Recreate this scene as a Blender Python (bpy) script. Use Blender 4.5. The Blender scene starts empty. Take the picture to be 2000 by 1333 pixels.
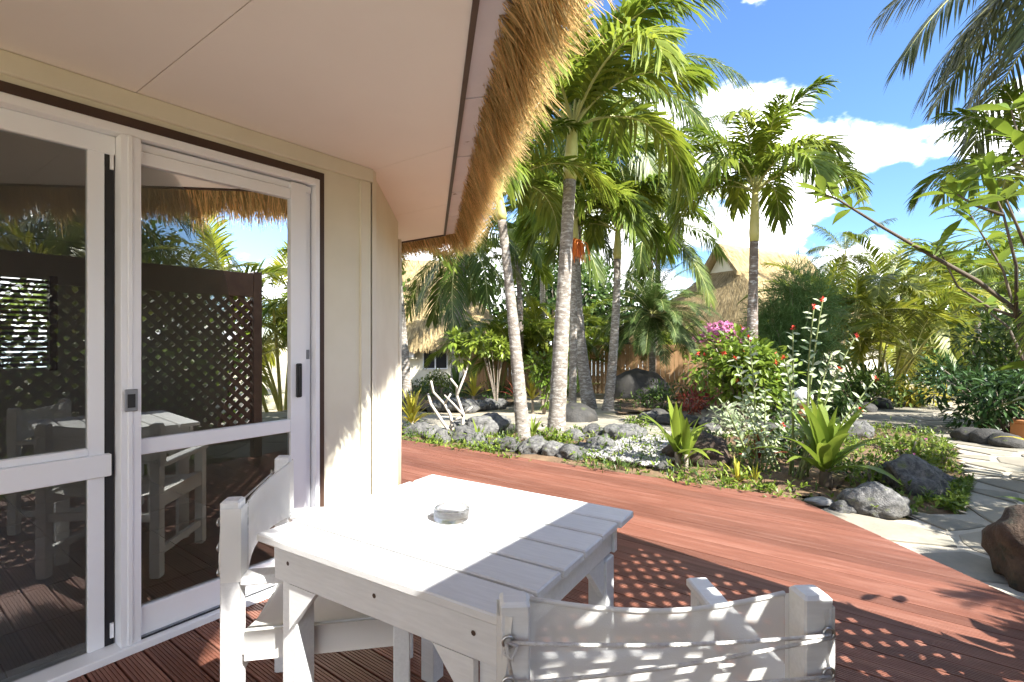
import bpy, bmesh, math, random
from mathutils import Vector, Matrix, noise
from math import sin, cos, pi, radians as R
random.seed(7)
S = bpy.context.scene
COL = S.collection

# ------------------------------------------------------------------ camera
CAMZ = 1.28
cam = bpy.data.cameras.new('camera'); co = bpy.data.objects.new('camera', cam); COL.objects.link(co)
co.location = (0, 0, CAMZ); co.rotation_euler = (R(90), 0, 0)
cam.sensor_width = 36; cam.lens = 18.0; cam.shift_y = -0.00225; cam.clip_start = 0.03; cam.clip_end = 3000
S.camera = co
# ------------------------------------------------------------------ light
SUN_EL, SUN_TO = 44.0, Vector((-0.70, 0.714))          # elevation, horizontal travel direction
w = bpy.data.worlds.new('World'); S.world = w; w.use_nodes = True
nt = w.node_tree; nt.nodes.clear(); N = nt.nodes.new; K = nt.links.new
sky = N('ShaderNodeTexSky'); sky.sky_type = 'NISHITA'; sky.sun_disc = False
sky.sun_elevation = R(SUN_EL); sky.sun_rotation = math.atan2(-SUN_TO.x, -SUN_TO.y)
sky.air_density = 1.0; sky.dust_density = 0.4; sky.ozone_density = 9.0
bg = N('ShaderNodeBackground'); bg.inputs[1].default_value = 0.054; K(sky.outputs[0], bg.inputs[0])
tc = N('ShaderNodeTexCoord')
def wmath(op, a, b=None):
    m = N('ShaderNodeMath'); m.operation = op
    for i, q in enumerate((a, b)):
        if q is None: continue
        if isinstance(q, (int, float)): m.inputs[i].default_value = q
        else: K(q, m.inputs[i])
    return m.outputs[0]
def wnoise(scale, detail, loc, rough=.55, stretch=1.9):
    mp = N('ShaderNodeMapping'); mp.inputs['Scale'].default_value = (1, 1, stretch); mp.inputs['Location'].default_value = loc
    K(tc.outputs['Generated'], mp.inputs[0])
    n = N('ShaderNodeTexNoise'); n.inputs['Scale'].default_value = scale; n.inputs['Detail'].default_value = detail
    n.inputs['Roughness'].default_value = rough; K(mp.outputs[0], n.inputs['Vector']); return n.outputs[0]
def wrange(v, a, b, c, d):
    m = N('ShaderNodeMapRange'); m.interpolation_type = 'SMOOTHSTEP'
    for i, q in enumerate((a, b, c, d)): m.inputs[i+1].default_value = q
    K(v, m.inputs[0]); return m.outputs[0]
sep = N('ShaderNodeSeparateXYZ'); K(tc.outputs['Generated'], sep.inputs[0])
CL = (5.2, 3.3, 2.8)
big = wnoise(3.4, 10, CL, .52, 1.7)
elev = wrange(sep.outputs[2], .08, .6, .085, -.065)
mask = wrange(wmath('ADD', big, elev), .51, .58, 0, 1)
shade = wrange(wnoise(4, 7, (CL[0], CL[1], CL[2]-.1)), .38, .62, .45, 1.0)
cb = N('ShaderNodeBackground'); cmix = N('ShaderNodeMix'); cmix.data_type = 'RGBA'
cmix.inputs[6].default_value = (.16, .19, .23, 1); cmix.inputs[7].default_value = (1, 1, 1, 1)
K(shade, cmix.inputs[0]); K(cmix.outputs[2], cb.inputs[0]); cb.inputs[1].default_value = 1.0
mx = N('ShaderNodeMixShader'); K(mask, mx.inputs[0]); K(bg.outputs[0], mx.inputs[1]); K(cb.outputs[0], mx.inputs[2])
wo = N('ShaderNodeOutputWorld'); K(mx.outputs[0], wo.inputs[0])
sl = bpy.data.lights.new('sun', 'SUN'); sl.energy = 2.9; sl.angle = R(0.53); sl.color = (1, .965, .90)
so = bpy.data.objects.new('sun', sl); COL.objects.link(so)
sd = Vector((SUN_TO.x*cos(R(SUN_EL)), SUN_TO.y*cos(R(SUN_EL)), -sin(R(SUN_EL))))
so.rotation_euler = sd.to_track_quat('-Z', 'Y').to_euler()
S.view_settings.view_transform = 'Standard'; S.view_settings.look = 'None'; S.view_settings.gamma = 1
S.view_settings.exposure = 2.62
S.cycles.use_denoising = True; S.cycles.max_bounces = 9; S.cycles.diffuse_bounces = 6; S.cycles.transparent_max_bounces = 16
S.cycles.caustics_refractive = False; S.cycles.caustics_reflective = False
S.cycles.sample_clamp_indirect = 8

# ------------------------------------------------------------------ helpers
def tag(o, label=None, cat=None, group=None, kind=None):
    if label: o['label'] = label
    if cat: o['category'] = cat
    if group: o['group'] = group
    if kind: o['kind'] = kind
    return o
def empty(name, loc=(0, 0, 0), rz=0, label=None, cat=None, group=None, kind=None):
    o = bpy.data.objects.new(name, None); COL.objects.link(o); o.empty_display_size = .1
    o.location = loc; o.rotation_euler = (0, 0, rz); return tag(o, label, cat, group, kind)
def place(name, mesh, parent=None, loc=(0, 0, 0), rot=(0, 0, 0), sc=(1, 1, 1)):
    o = bpy.data.objects.new(name, mesh); COL.objects.link(o); o.parent = parent
    o.location = loc; o.rotation_euler = rot; o.scale = sc if hasattr(sc, '__len__') else (sc,)*3
    return o
class MB:
    def __init__(s): s.v = []; s.f = []
    def add(s, vs, fs):
        b = len(s.v); s.v += [tuple(q) for q in vs]; s.f += [tuple(i+b for i in f) for f in fs]; return s
    def box(s, c, d, rot=None, bev=0):
        x, y, z = d[0]/2, d[1]/2, d[2]/2
        if bev:
            b = bev; vs = []; 
            for (zz, k) in ((-z, b), (-z+b, 0), (z-b, 0), (z, b)):
                X, Y = x-k, y-k; e = b*.6
                vs += [(-X+e, -Y, zz), (X-e, -Y, zz), (X, -Y+e, zz), (X, Y-e, zz), (X-e, Y, zz), (-X+e, Y, zz), (-X, Y-e, zz), (-X, -Y+e, zz)]
            fs = [tuple(reversed(range(8))), tuple(range(24, 32))]
            for l in range(3):
                for i in range(8): fs.append((l*8+i, l*8+(i+1) % 8, l*8+8+(i+1) % 8, l*8+8+i))
        else:
            vs = [(i, j, k) for i in (-x, x) for j in (-y, y) for k in (-z, z)]
            fs = [(0, 1, 3, 2), (4, 6, 7, 5), (0, 4, 5, 1), (2, 3, 7, 6), (0, 2, 6, 4), (1, 5, 7, 3)]
        m = rot.to_matrix() if rot is not None else Matrix.Identity(3); c = Vector(c)
        return s.add([m @ Vector(q) + c for q in vs], fs)
    def bx(s, x0, x1, y0, y1, z0, z1, bev=0):
        return s.box(((x0+x1)/2, (y0+y1)/2, (z0+z1)/2), (abs(x1-x0), abs(y1-y0), abs(z1-z0)), None, bev)
    def bar(s, a, b, wd, th, up=(0, 0, 1), bev=0):
        a, b = Vector(a), Vector(b); d = (b-a); L = d.length; d.normalize()
        y = Vector(up).cross(d)
        if y.length < 1e-4: y = Vector((0, 1, 0))
        y.normalize(); z = d.cross(y); m = Matrix((d, y, z)).transposed()
        return s.box((a+b)/2, (L, wd, th), m.to_quaternion(), bev)
    def tube(s, pts, rad, seg=6, cap=True):
        pts = [Vector(p) for p in pts]; n = len(pts)
        if not hasattr(rad, '__len__'): rad = [rad]*n
        b = len(s.v); ref = None
        for i, p in enumerate(pts):
            t = (pts[min(i+1, n-1)]-pts[max(i-1, 0)]).normalized()
            if ref is None: ref = t.orthogonal().normalized()
            x = (ref - t*ref.dot(t)).normalized(); ref = x; y = t.cross(x)
            for k in range(seg):
                a = 2*pi*k/seg; s.v.append(tuple(p+(x*cos(a)+y*sin(a))*rad[i]))
        for i in range(n-1):
            for k in range(seg):
                k2 = (k+1) % seg; s.f.append((b+i*seg+k, b+i*seg+k2, b+(i+1)*seg+k2, b+(i+1)*seg+k))
        if cap: s.f.append(tuple(b+k for k in reversed(range(seg)))); s.f.append(tuple(b+(n-1)*seg+k for k in range(seg)))
        return s
    def lathe(s, prof, seg=24, c=(0, 0, 0)):
        b = len(s.v)
        for r, z in prof:
            for k in range(seg): s.v.append((c[0]+r*cos(2*pi*k/seg), c[1]+r*sin(2*pi*k/seg), c[2]+z))
        for i in range(len(prof)-1):
            for k in range(seg):
                k2 = (k+1) % seg; s.f.append((b+i*seg+k, b+i*seg+k2, b+(i+1)*seg+k2, b+(i+1)*seg+k))
        return s
    def prism(s, poly, z0, z1):
        n = len(poly); vs = [(p[0], p[1], z0) for p in poly]+[(p[0], p[1], z1) for p in poly]
        return s.add(vs, [tuple(reversed(range(n))), tuple(range(n, 2*n))]+[(i, (i+1) % n, n+(i+1) % n, n+i) for i in range(n)])
    def mesh(s, name, mat, smooth=False):
        me = bpy.data.meshes.new(name); me.from_pydata(s.v, [], s.f); me.update()
        if mat: me.materials.append(mat)
        if smooth: me.shade_smooth()
        return me
    def build(s, name, mat, parent=None, smooth=False, loc=(0, 0, 0), rot=(0, 0, 0), kind=None, fix=True):
        me = s.mesh(name, mat, smooth)
        if fix:
            bm = bmesh.new(); bm.from_mesh(me); bmesh.ops.recalc_face_normals(bm, faces=bm.faces); bm.to_mesh(me); bm.free()
        o = place(name, me, parent, loc, rot)
        if kind: o['kind'] = kind
        return o

def mat(name, c1, c2=None, scale=6, rough=.6, bump=0, bscale=60, isl=0, rnd=0, trans=0, spec=.4, metal=0, stretch=None, alpha=0, hue=0, detail=5, c3=None, c3s=2, c3lo=.55, c3hi=.7, c4=None, c4s=8, c4lo=.62, c4hi=.68):
    m = bpy.data.materials.new(name); m.use_nodes = True; t = m.node_tree; n = t.nodes; L = t.links.new
    p = n['Principled BSDF']; out = n['Material Output']
    p.inputs['Roughness'].default_value = rough; p.inputs['Specular IOR Level'].default_value = spec; p.inputs['Metallic'].default_value = metal
    tcn = n.new('ShaderNodeTexCoord'); mp = n.new('ShaderNodeMapping'); L(tcn.outputs['Object'], mp.inputs[0])
    if stretch: mp.inputs['Scale'].default_value = stretch
    def nz(sc, dt=detail):
        q = n.new('ShaderNodeTexNoise'); q.inputs['Scale'].default_value = sc; q.inputs['Detail'].default_value = dt; q.inputs['Roughness'].default_value = .6
        L(mp.outputs[0], q.inputs['Vector']); return q.outputs[0]
    def rng(v, a, b, c=0., d=1.):
        q = n.new('ShaderNodeMapRange'); L(v, q.inputs[0])
        for i, x in enumerate((a, b, c, d)): q.inputs[i+1].default_value = x
        return q.outputs[0]
    c2 = c2 or c1
    mix = n.new('ShaderNodeMix'); mix.data_type = 'RGBA'; mix.inputs[6].default_value = (*c1, 1); mix.inputs[7].default_value = (*c2, 1)
    L(rng(nz(scale), .34, .66), mix.inputs[0]); col = mix.outputs[2]
    if c3:
        m3 = n.new('ShaderNodeMix'); m3.data_type = 'RGBA'; m3.inputs[7].default_value = (*c3, 1); L(col, m3.inputs[6])
        L(rng(nz(c3s, 6), c3lo, c3hi), m3.inputs[0]); col = m3.outputs[2]
    if c4:
        m4 = n.new('ShaderNodeMix'); m4.data_type = 'RGBA'; m4.inputs[7].default_value = (*c4, 1); L(col, m4.inputs[6])
        L(rng(nz(c4s, 3), c4lo, c4hi), m4.inputs[0]); col = m4.outputs[2]
    for amt, src in ((isl, 'g'), (rnd, 'o')):
        if not amt: continue
        v = n.new('ShaderNodeNewGeometry').outputs['Random Per Island'] if src == 'g' else n.new('ShaderNodeObjectInfo').outputs['Random']
        h = n.new('ShaderNodeHueSaturation'); L(rng(v, 0, 1, 1-amt, 1+amt), h.inputs['Value']); L(col, h.inputs['Color'])
        if hue: L(rng(v, 0, 1, .5+hue, .5-hue), h.inputs['Hue'])
        col = h.outputs[0]
    L(col, p.inputs['Base Color'])
    if bump:
        bp = n.new('ShaderNodeBump'); bp.inputs['Strength'].default_value = bump; bp.inputs['Distance'].default_value = .02
        L(nz(bscale, 6), bp.inputs['Height']); L(bp.outputs[0], p.inputs['Normal'])
    last = p.outputs[0]
    if trans:
        tr = n.new('ShaderNodeBsdfTranslucent'); L(col, tr.inputs[0]); ms = n.new('ShaderNodeMixShader'); ms.inputs[0].default_value = trans
        L(last, ms.inputs[1]); L(tr.outputs[0], ms.inputs[2]); last = ms.outputs[0]
    if alpha:
        tp = n.new('ShaderNodeBsdfTransparent'); ms = n.new('ShaderNodeMixShader'); ms.inputs[0].default_value = alpha
        L(last, ms.inputs[1]); L(tp.outputs[0], ms.inputs[2]); last = ms.outputs[0]
    L(last, out.inputs[0]); return m
def glassmat(name, ior, tint, rough=0):
    m = bpy.data.materials.new(name); m.use_nodes = True; t = m.node_tree; n = t.nodes; L = t.links.new; n.remove(n['Principled BSDF'])
    f = n.new('ShaderNodeFresnel'); f.inputs[0].default_value = ior
    g = n.new('ShaderNodeBsdfGlossy'); g.inputs['Roughness'].default_value = rough; g.inputs[0].default_value = (.95, .97, .95, 1)
    tp = n.new('ShaderNodeBsdfTransparent'); tp.inputs[0].default_value = (*tint, 1)
    ms = n.new('ShaderNodeMixShader'); L(f.outputs[0], ms.inputs[0]); L(tp.outputs[0], ms.inputs[1]); L(g.outputs[0], ms.inputs[2])
    L(ms.outputs[0], n['Material Output'].inputs[0]); return m

M = {}
M['cream'] = mat('cream_wall', (.70, .66, .52), (.75, .71, .57), 3, .75, .05, 180)
M['soffit'] = mat('soffit_paint', (.82, .77, .71), (.85, .80, .74), 1.5, .7, .02, 200)
M['white'] = mat('white_aluminium', (.84, .85, .88), (.87, .88, .90), 2, .32, .01, 100, spec=.5)
M['paint'] = mat('white_wood_paint', (.66, .665, .665), (.73, .735, .735), 5, .45, .10, 60, rnd=.05, stretch=(3, 22, 22), c3=(.62, .58, .5), c3s=14, c3lo=.68, c3hi=.8)
M['brown'] = mat('brown_trim', (.05, .028, .02), (.07, .04, .028), 5, .5, .05, 60)
M['black'] = mat('black_plastic_and_gap_shade', (.02, .02, .022), None, 5, .4)  # also colours the shade in the plank and panel gaps
M['grey'] = mat('grey_latch', (.25, .26, .28), None, 5, .4, metal=.4)
M['metal'] = mat('steel', (.5, .5, .5), None, 5, .3, metal=1)
M['glass'] = glassmat('door_glass', 2.4, (.72, .74, .72))
M['winglass'] = glassmat('window_glass', 1.6, (.25, .25, .25))
M['screen'] = mat('insect_screen', (.06, .06, .065), None, 5, .8, alpha=.8)
M['deck'] = mat('deck_wood', (.16, .062, .040), (.215, .088, .058), 2.2, .5, .12, 14, rnd=.22, stretch=(1.2, 14, 14), spec=.35, c3=(.25, .125, .09), c3s=1.1, c3lo=.5, c3hi=.8)
M['lattice'] = mat('dark_stained_wood', (.045, .025, .018), (.07, .042, .03), 6, .6, .1, 40, rnd=.2)
M['canvas'] = mat('white_canvas', (.80, .79, .76), (.84, .83, .80), 4, .8, .15, 400, trans=.25)
M['meshcanvas'] = mat('white_mesh_canvas', (.80, .79, .76), (.84, .83, .80), 4, .8, .2, 420, trans=.3, alpha=.22)
M['rope'] = mat('cotton_cord', (.75, .74, .72), (.6, .58, .55), 90, .8, .5, 300)
M['thatch'] = mat('thatch_straw', (.56, .40, .165), (.74, .56, .27), 3, .7, 0, isl=.6, trans=.4, hue=.012)
M['thatchbase'] = mat('thatch_body', (.30, .19, .07), (.46, .30, .12), 9, .9, .8, 30, stretch=(4, 4, .7))
M['farthatch'] = mat('far_thatch', (.29, .215, .10), (.39, .30, .155), 3, .85, 0, isl=.5, trans=.15)  # pale tan straw of the far roofs
M['fascia'] = mat('fascia_paint', (.62, .60, .64), (.7, .67, .7), 4, .6, .05, 60, rnd=.05, c3=(.12, .07, .05), c3s=9, c3lo=.68, c3hi=.72)
M['tile'] = mat('floor_tile', (.45, .45, .45), (.52, .52, .51), 3, .35, .02, 60, rnd=.08)
M['room'] = mat('room_wall', (.45, .42, .36), (.5, .47, .4), 2, .8)
M['soil'] = mat('garden_soil', (.12, .072, .04), (.22, .14, .08), 5, .95, .8, 40, c3=(.09, .10, .03), c3s=3, c3lo=.52, c3hi=.7)
M['ground'] = mat('sandy_ground', (.30, .25, .17), (.41, .35, .25), 1.3, .95, .5, 45, c3=(.16, .17, .06), c3s=.8, c3lo=.5, c3hi=.68)
M['grout'] = mat('path_mortar', (.33, .30, .245), (.42, .38, .31), 3, .9, .4, 60)
M['flag'] = mat('flagstone', (.20, .18, .14), (.29, .26, .20), 2.2, .8, .3, 25, rnd=.18, c3=(.15, .15, .125), c3s=1.5)
M['rock'] = mat('lava_rock', (.06, .06, .058), (.19, .185, .175), 5, .9, 1., 18, rnd=.3, c3=(.12, .14, .05), c3s=2.5, c3lo=.58, c3hi=.72)
M['rockd'] = mat('dark_boulder', (.028, .027, .025), (.06, .056, .05), 3, .7, .6, 14, rnd=.1, c3=(.10, .12, .04), c3s=2, c3lo=.6, c3hi=.75)
M['rockb'] = mat('brown_boulder', (.04, .026, .018), (.085, .055, .036), 3, .85, .8, 14, c3=(.03, .03, .02), c3s=4, c3lo=.5, c3hi=.65)
M['pebble'] = mat('pale_gravel', (.20, .195, .18), (.36, .35, .33), 30, .85, .2, 60, isl=.35)
M['trunk'] = mat('palm_trunk', (.17, .145, .12), (.30, .265, .225), 2.5, .9, .8, 16, stretch=(2, 2, 5), c3=(.42, .40, .36), c3s=5, c3lo=.5, c3hi=.6, c4=(.035, .03, .025), c4s=11, c4lo=.64, c4hi=.68)
M['trunkd'] = mat('dark_palm_trunk', (.13, .10, .08), (.24, .20, .17), 2, .9, .7, 16, stretch=(2, 2, 8), c3=(.45, .44, .42), c3s=4, c3lo=.56, c3hi=.62)
M['shaft'] = mat('palm_crownshaft', (.42, .44, .12), (.55, .48, .2), 2, .45, .05, 20, stretch=(1, 1, .5))
M['rachis'] = mat('palm_rachis', (.40, .40, .16), None, 2, .5)
M['manila'] = mat('manila_leaf', (.12, .185, .02), (.235, .28, .034), 1.2, .42, isl=.3, rnd=.15, trans=.45, hue=.012)
M['coco'] = mat('coconut_leaf', (.075, .12, .019), (.13, .17, .03), 1.0, .4, isl=.3, rnd=.2, trans=.34, hue=.012)
M['coco_shaded'] = mat('shaded_coconut_leaf', (.05, .075, .02), (.09, .09, .03), 1.0, .45, isl=.3, rnd=.2, trans=.25)  # darker copy of the coconut leaf, backlit shade put into the colour
M['areca'] = mat('areca_leaf', (.12, .17, .018), (.24, .25, .028), .9, .42, isl=.3, rnd=.25, trans=.38, hue=.015)
M['phoenix'] = mat('date_leaf', (.045, .085, .016), (.08, .12, .024), 1.5, .6, isl=.25, rnd=.2, trans=.3)
M['cane'] = mat('areca_cane', (.36, .30, .08), (.25, .28, .08), 3, .5, .1, 20, stretch=(1, 1, 6))
M['bright'] = mat('bright_leaf', (.13, .20, .022), (.22, .28, .04), 2, .4, isl=.3, rnd=.1, trans=.4, hue=.01)
M['green'] = mat('green_leaf', (.055, .105, .018), (.10, .15, .028), 2, .42, isl=.35, rnd=.15, trans=.35, hue=.012)
M['dark'] = mat('dark_leaf', (.025, .06, .015), (.05, .10, .025), 2, .4, isl=.35, trans=.3)
M['feather'] = mat('soft_green_needle', (.10, .19, .055), (.15, .25, .075), 2, .6, isl=.25, trans=.3)
M['yellow'] = mat('yellow_croton_leaf', (.50, .40, .04), (.30, .34, .05), 3, .42, isl=.3, rnd=.3, trans=.35, hue=.02)
M['red'] = mat('red_leaf', (.30, .03, .03), (.2, .08, .03), 3, .45, isl=.4, rnd=.2, trans=.3)
M['varieg'] = mat('variegated_leaf', (.55, .57, .40), (.24, .34, .15), 12, .5, isl=.25, trans=.3)
M['pink'] = mat('pink_bract', (.6, .16, .38), (.72, .32, .5), 3, .6, isl=.3, trans=.35)
M['redflower'] = mat('red_flower', (.7, .03, .03), (.75, .1, .05), 3, .5, isl=.2, trans=.2)
M['orange'] = mat('orange_fruit_stalk', (.65, .14, .02), (.7, .24, .04), 3, .5, isl=.3)
M['bark'] = mat('grey_bark', (.22, .18, .14), (.34, .29, .24), 5, .9, .4, 30)
M['whitebark'] = mat('pale_bark', (.40, .36, .31), (.52, .48, .42), 5, .8, .2, 30)
M['stem'] = mat('green_stem', (.20, .24, .08), (.14, .17, .06), 5, .6)
M['twig'] = mat('dark_twig', (.07, .055, .04), (.12, .09, .06), 5, .8)
M['fence'] = mat('timber_fence', (.34, .19, .085), (.46, .28, .14), 3, .8, .3, 30, rnd=.18, stretch=(8, 8, 1))
M['globe'] = mat('opal_globe', (.85, .85, .84), None, 3, .25)
M['terra'] = mat('terracotta', (.48, .20, .08), (.55, .26, .12), 4, .8, .1, 40)
M['sea'] = mat('lagoon_water', (.30, .48, .52), (.42, .56, .58), .05, .25, .1, 3)
M['clear'] = None
def clear():
    m = bpy.data.materials.new('ashtray_glass'); m.use_nodes = True; t = m.node_tree; n = t.nodes; L = t.links.new; n.remove(n['Principled BSDF'])
    g = n.new('ShaderNodeBsdfGlass'); g.inputs['IOR'].default_value = 1.45; g.inputs['Roughness'].default_value = .0
    tp = n.new('ShaderNodeBsdfTransparent'); ms = n.new('ShaderNodeMixShader'); ms.inputs[0].default_value = .25
    L(g.outputs[0], ms.inputs[1]); L(tp.outputs[0], ms.inputs[2]); L(ms.outputs[0], n['Material Output'].inputs[0]); return m
M['clear'] = clear()

def g(x, y):                                              # terrain height
    t = max(0., y-6); z = -.12-.045*t
    if z < -1.25: z = max(-1.25-.06*max(0, y-31.1), -3.)
    return z
def W(px, py, d): return Vector(((px-1000)/1000*d, d, CAMZ-(py-662)/1000*d))
def gp(px, py):                                           # pixel -> ground point
    a, b = .5, 120
    for _ in range(40):
        m = (a+b)/2
        if CAMZ-(py-662)/1000*m > g((px-1000)/1000*m, m): a = m
        else: b = m
    return Vector(((px-1000)/1000*a, a, g((px-1000)/1000*a, a)))
def inside(x, y, P):
    c = False; j = len(P)-1
    for i in range(len(P)):
        if (P[i][1] > y) != (P[j][1] > y) and x < (P[j][0]-P[i][0])*(y-P[i][1])/(P[j][1]-P[i][1])+P[i][0]: c = not c
        j = i
    return c

# ------------------------------------------------------------------ setting: ground, sea, path, bed
mb = MB(); rs = [0.]+[.7*1.11**i for i in range(62)]; ns = 96
for r in rs:
    for k in range(ns):
        x, y = r*cos(2*pi*k/ns), 8+r*sin(2*pi*k/ns); dz = 0
        if 6.3 < y < 60: dz = .05*noise.noise(Vector((x*.5, y*.5, 0)))
        mb.v.append((x, y, g(x, y)+dz))
for i in range(len(rs)-1):
    for k in range(ns):
        k2 = (k+1) % ns; mb.f.append((i*ns+k, (i+1)*ns+k, (i+1)*ns+k2, i*ns+k2))
mb.build('ground', M['ground'], smooth=True, kind='structure', fix=False)
MB().add([(-900, 40, -1.62), (900, 40, -1.62), (900, 1400, -1.62), (-900, 1400, -1.62)], [(0, 1, 2, 3)]).build('sea', M['sea'], kind='structure')

PATH = [gp(*q) for q in ((1590, 1000), (1700, 1034), (1880, 1012), (1892, 955), (1868, 885), (1800, 846), (1700, 838), (1560, 842), (1400, 858), (1250, 860), (1100, 850), (960, 846), (770, 842), (600, 842))]
PATH += [gp(*q) for q in ((600, 818), (780, 818), (960, 818), (1150, 822), (1350, 826), (1560, 812), (1690, 800), (1750, 790), (1770, 772), (1815, 766), (1850, 790), (1880, 815), (1940, 850), (2050, 892))]
PATH += [Vector((6.5, 5.2, 0)), Vector((7, 2.2, 0)), Vector((4.5, .2, 0)), Vector((2.5, 1.2, 0)), Vector((2.2, 3.4, 0))]
path = empty('path', (0, 0, 0), kind='structure')
def sheet(poly, step, zf, name, m, parent=None, kind=None):
    xs = [p[0] for p in poly]; ys = [p[1] for p in poly]; b = MB(); idx = {}
    nx = int((max(xs)-min(xs))/step)+2; ny = int((max(ys)-min(ys))/step)+2
    for i in range(nx):
        for j in range(ny):
            x, y = min(xs)+i*step, min(ys)+j*step
            if not inside(x+step/2, y+step/2, poly): continue
            f = []
            for a, c in ((i, j), (i+1, j), (i+1, j+1), (i, j+1)):
                if (a, c) not in idx:
                    X, Y = min(xs)+a*step, min(ys)+c*step; idx[(a, c)] = len(b.v); b.v.append((X, Y, zf(X, Y)))
                f.append(idx[(a, c)])
            b.f.append(tuple(f))
    return b.build(name, m, parent, smooth=True, kind=kind, fix=False)
sheet(PATH, .12, lambda x, y: g(x, y)+.055, 'mortar_bed', M['grout'], path)
random.seed(3); cand = []
xs = [p[0] for p in PATH]; ys = [p[1] for p in PATH]
for _ in range(9000):
    x, y = random.uniform(min(xs), max(xs)), random.uniform(min(ys), max(ys))
    rr = .42 if y < 7 else .6
    if inside(x, y, PATH) and all((x-a)**2+(y-b)**2 > rr*rr for a, b in cand): cand.append((x, y))
nst = 0
for (x, y) in cand:
    cell = [(x-.9, y-.9), (x+.9, y-.9), (x+.9, y+.9), (x-.9, y+.9)]
    for (a, b) in cand:
        dx, dy = a-x, b-y; dd = math.hypot(dx, dy)
        if dd < 1e-6 or dd > 2: continue
        nx, ny = dx/dd, dy/dd; lim = dd/2-.022; out = []
        for i in range(len(cell)):
            p, q = cell[i], cell[(i+1) % len(cell)]
            sp = (p[0]-x)*nx+(p[1]-y)*ny-lim; sq = (q[0]-x)*nx+(q[1]-y)*ny-lim
            if sp <= 0: out.append(p)
            if sp*sq < 0: t = sp/(sp-sq); out.append((p[0]+(q[0]-p[0])*t, p[1]+(q[1]-p[1])*t))
        cell = out
        if len(cell) < 3: break
    if len(cell) < 3 or nst > 280: continue
    tr_ = []
    for px, py in cell:
        k = 0.
        while k < .9 and not inside(px+(x-px)*k, py+(y-py)*k, PATH): k += .06
        tr_.append((px+(x-px)*k, py+(y-py)*k))
    cell = tr_
    # roughen outline
    pts = []
    for i in range(len(cell)):
        p, q = cell[i], cell[(i+1) % len(cell)]
        pts.append((p[0]+(x-p[0])*.06, p[1]+(y-p[1])*.06))
        t = random.uniform(.4, .6); k = random.uniform(-.01, .02)
        pts.append((p[0]+(q[0]-p[0])*t+(x-p[0])*k, p[1]+(q[1]-p[1])*t+(y-p[1])*k))
    n = len(pts); b = MB(); z = g(x, y); tz = random.uniform(.064, .074)
    for sc, zz in ((1, .03), (1, tz-.006), (.95, tz)):
        for p in pts: b.v.append(((p[0]-x)*sc, (p[1]-y)*sc, g(p[0], p[1])-z+zz))
    b.f = [tuple(range(2*n, 3*n))]+[(l*n+i, l*n+(i+1) % n, (l+1)*n+(i+1) % n, (l+1)*n+i) for l in (0, 1) for i in range(n)]
    b.build('flagstone', M['flag'], path, loc=(x, y, z)); nst += 1

# ------------------------------------------------------------------ bungalow frame: local x = v (out of door wall), y = u (along door wall)
P0 = Vector((-1.033, 2.807, 0)); RZ = -R(36.87)
def L2W(v, u, z=0): return Vector((P0.x+.8*v+.6*u, P0.y-.6*v+.8*u, z))
BED = [gp(*q) for q in ((1590, 985), (1700, 1030), (1870, 1010), (1888, 958), (1862, 886), (1795, 848), (1700, 842), (1560, 846), (1400, 862), (1250, 864), (1100, 854), (960, 850), (770, 846))]
BED += [L2W(-2.6, 2.6), L2W(1.8, 2.9)]
bed = sheet(BED, .13, lambda x, y: g(x, y)+.06+.05*noise.noise(Vector((x*1.7, y*1.7, 2))), 'planting_bed', M['soil'], kind='structure')
BED2 = [gp(*q) for q in ((1210, 812), (1400, 800), (1600, 795), (1690, 790), (1690, 740), (1400, 745), (1200, 760))]
sheet(BED2, .2, lambda x, y: g(x, y)+.07+.06*noise.noise(Vector((x, y, 5))), 'planting_bed', M['soil'], kind='structure')
BED3 = [gp(*q) for q in ((770, 806), (960, 800), (1010, 790), (1010, 755), (770, 755))]
sheet(BED3, .2, lambda x, y: g(x, y)+.08+.06*noise.noise(Vector((x, y, 9))), 'planting_bed', M['soil'], kind='structure')

# ------------------------------------------------------------------ deck
deck = empty('deck', P0, RZ, kind='structure')
def vmin(u):
    if u < .318: v = -.03
    elif u < 1.338: v = -.927*(u-.318)-.01
    else: v = -4.
    if u > 2.6: v = max(v, (u-2.905)/.0672)
    return v
def vmax(u): return 3.06 if u < 1.82 else 3.06-.9786*(u-1.82)
random.seed(11); pitch = .0945; u = -3.4
while u < 3.02:
    prof = []; nr = 7; w0 = .0878; rp = w0/nr; dz = random.uniform(-.0012, .0012)
    prof.append((0, -.024)); prof.append((0, -.003)); prof.append((.002, 0))
    for i in range(nr):
        a = i*rp
        if i: prof.append((a+.0022, 0))
        if i < nr-1: prof += [(a+rp-.0022, 0), (a+rp-.0012, -.0032), (a+rp+.0012, -.0032)]
    prof += [(w0-.002, 0), (w0, -.003), (w0, -.024)]
    ends = [(vmin(u+p[0]), vmax(u+p[0])) for p in prof]
    if min(e[1]-e[0] for e in ends) < .06: u += pitch; continue
    segs = [0., 1.]
    b = MB(); n = len(prof)
    for e in range(2):
        for p, en in zip(prof, ends): b.v.append((en[e], u+p[0], p[1]+dz))
    b.f = [(i, i+1, n+i+1, n+i) for i in range(n-1)]+[tuple(range(n)), tuple(reversed(range(n, 2*n)))]
    b.build('deck_board', M['deck'], deck)
    u += pitch
MB().bx(-.2, 2.35, -3.3, 2.2, -.085, -.03).build('deck_gap_backing', M['brown'], deck)  # solid dark slab under the boards, puts shade into the gaps by colour

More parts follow.
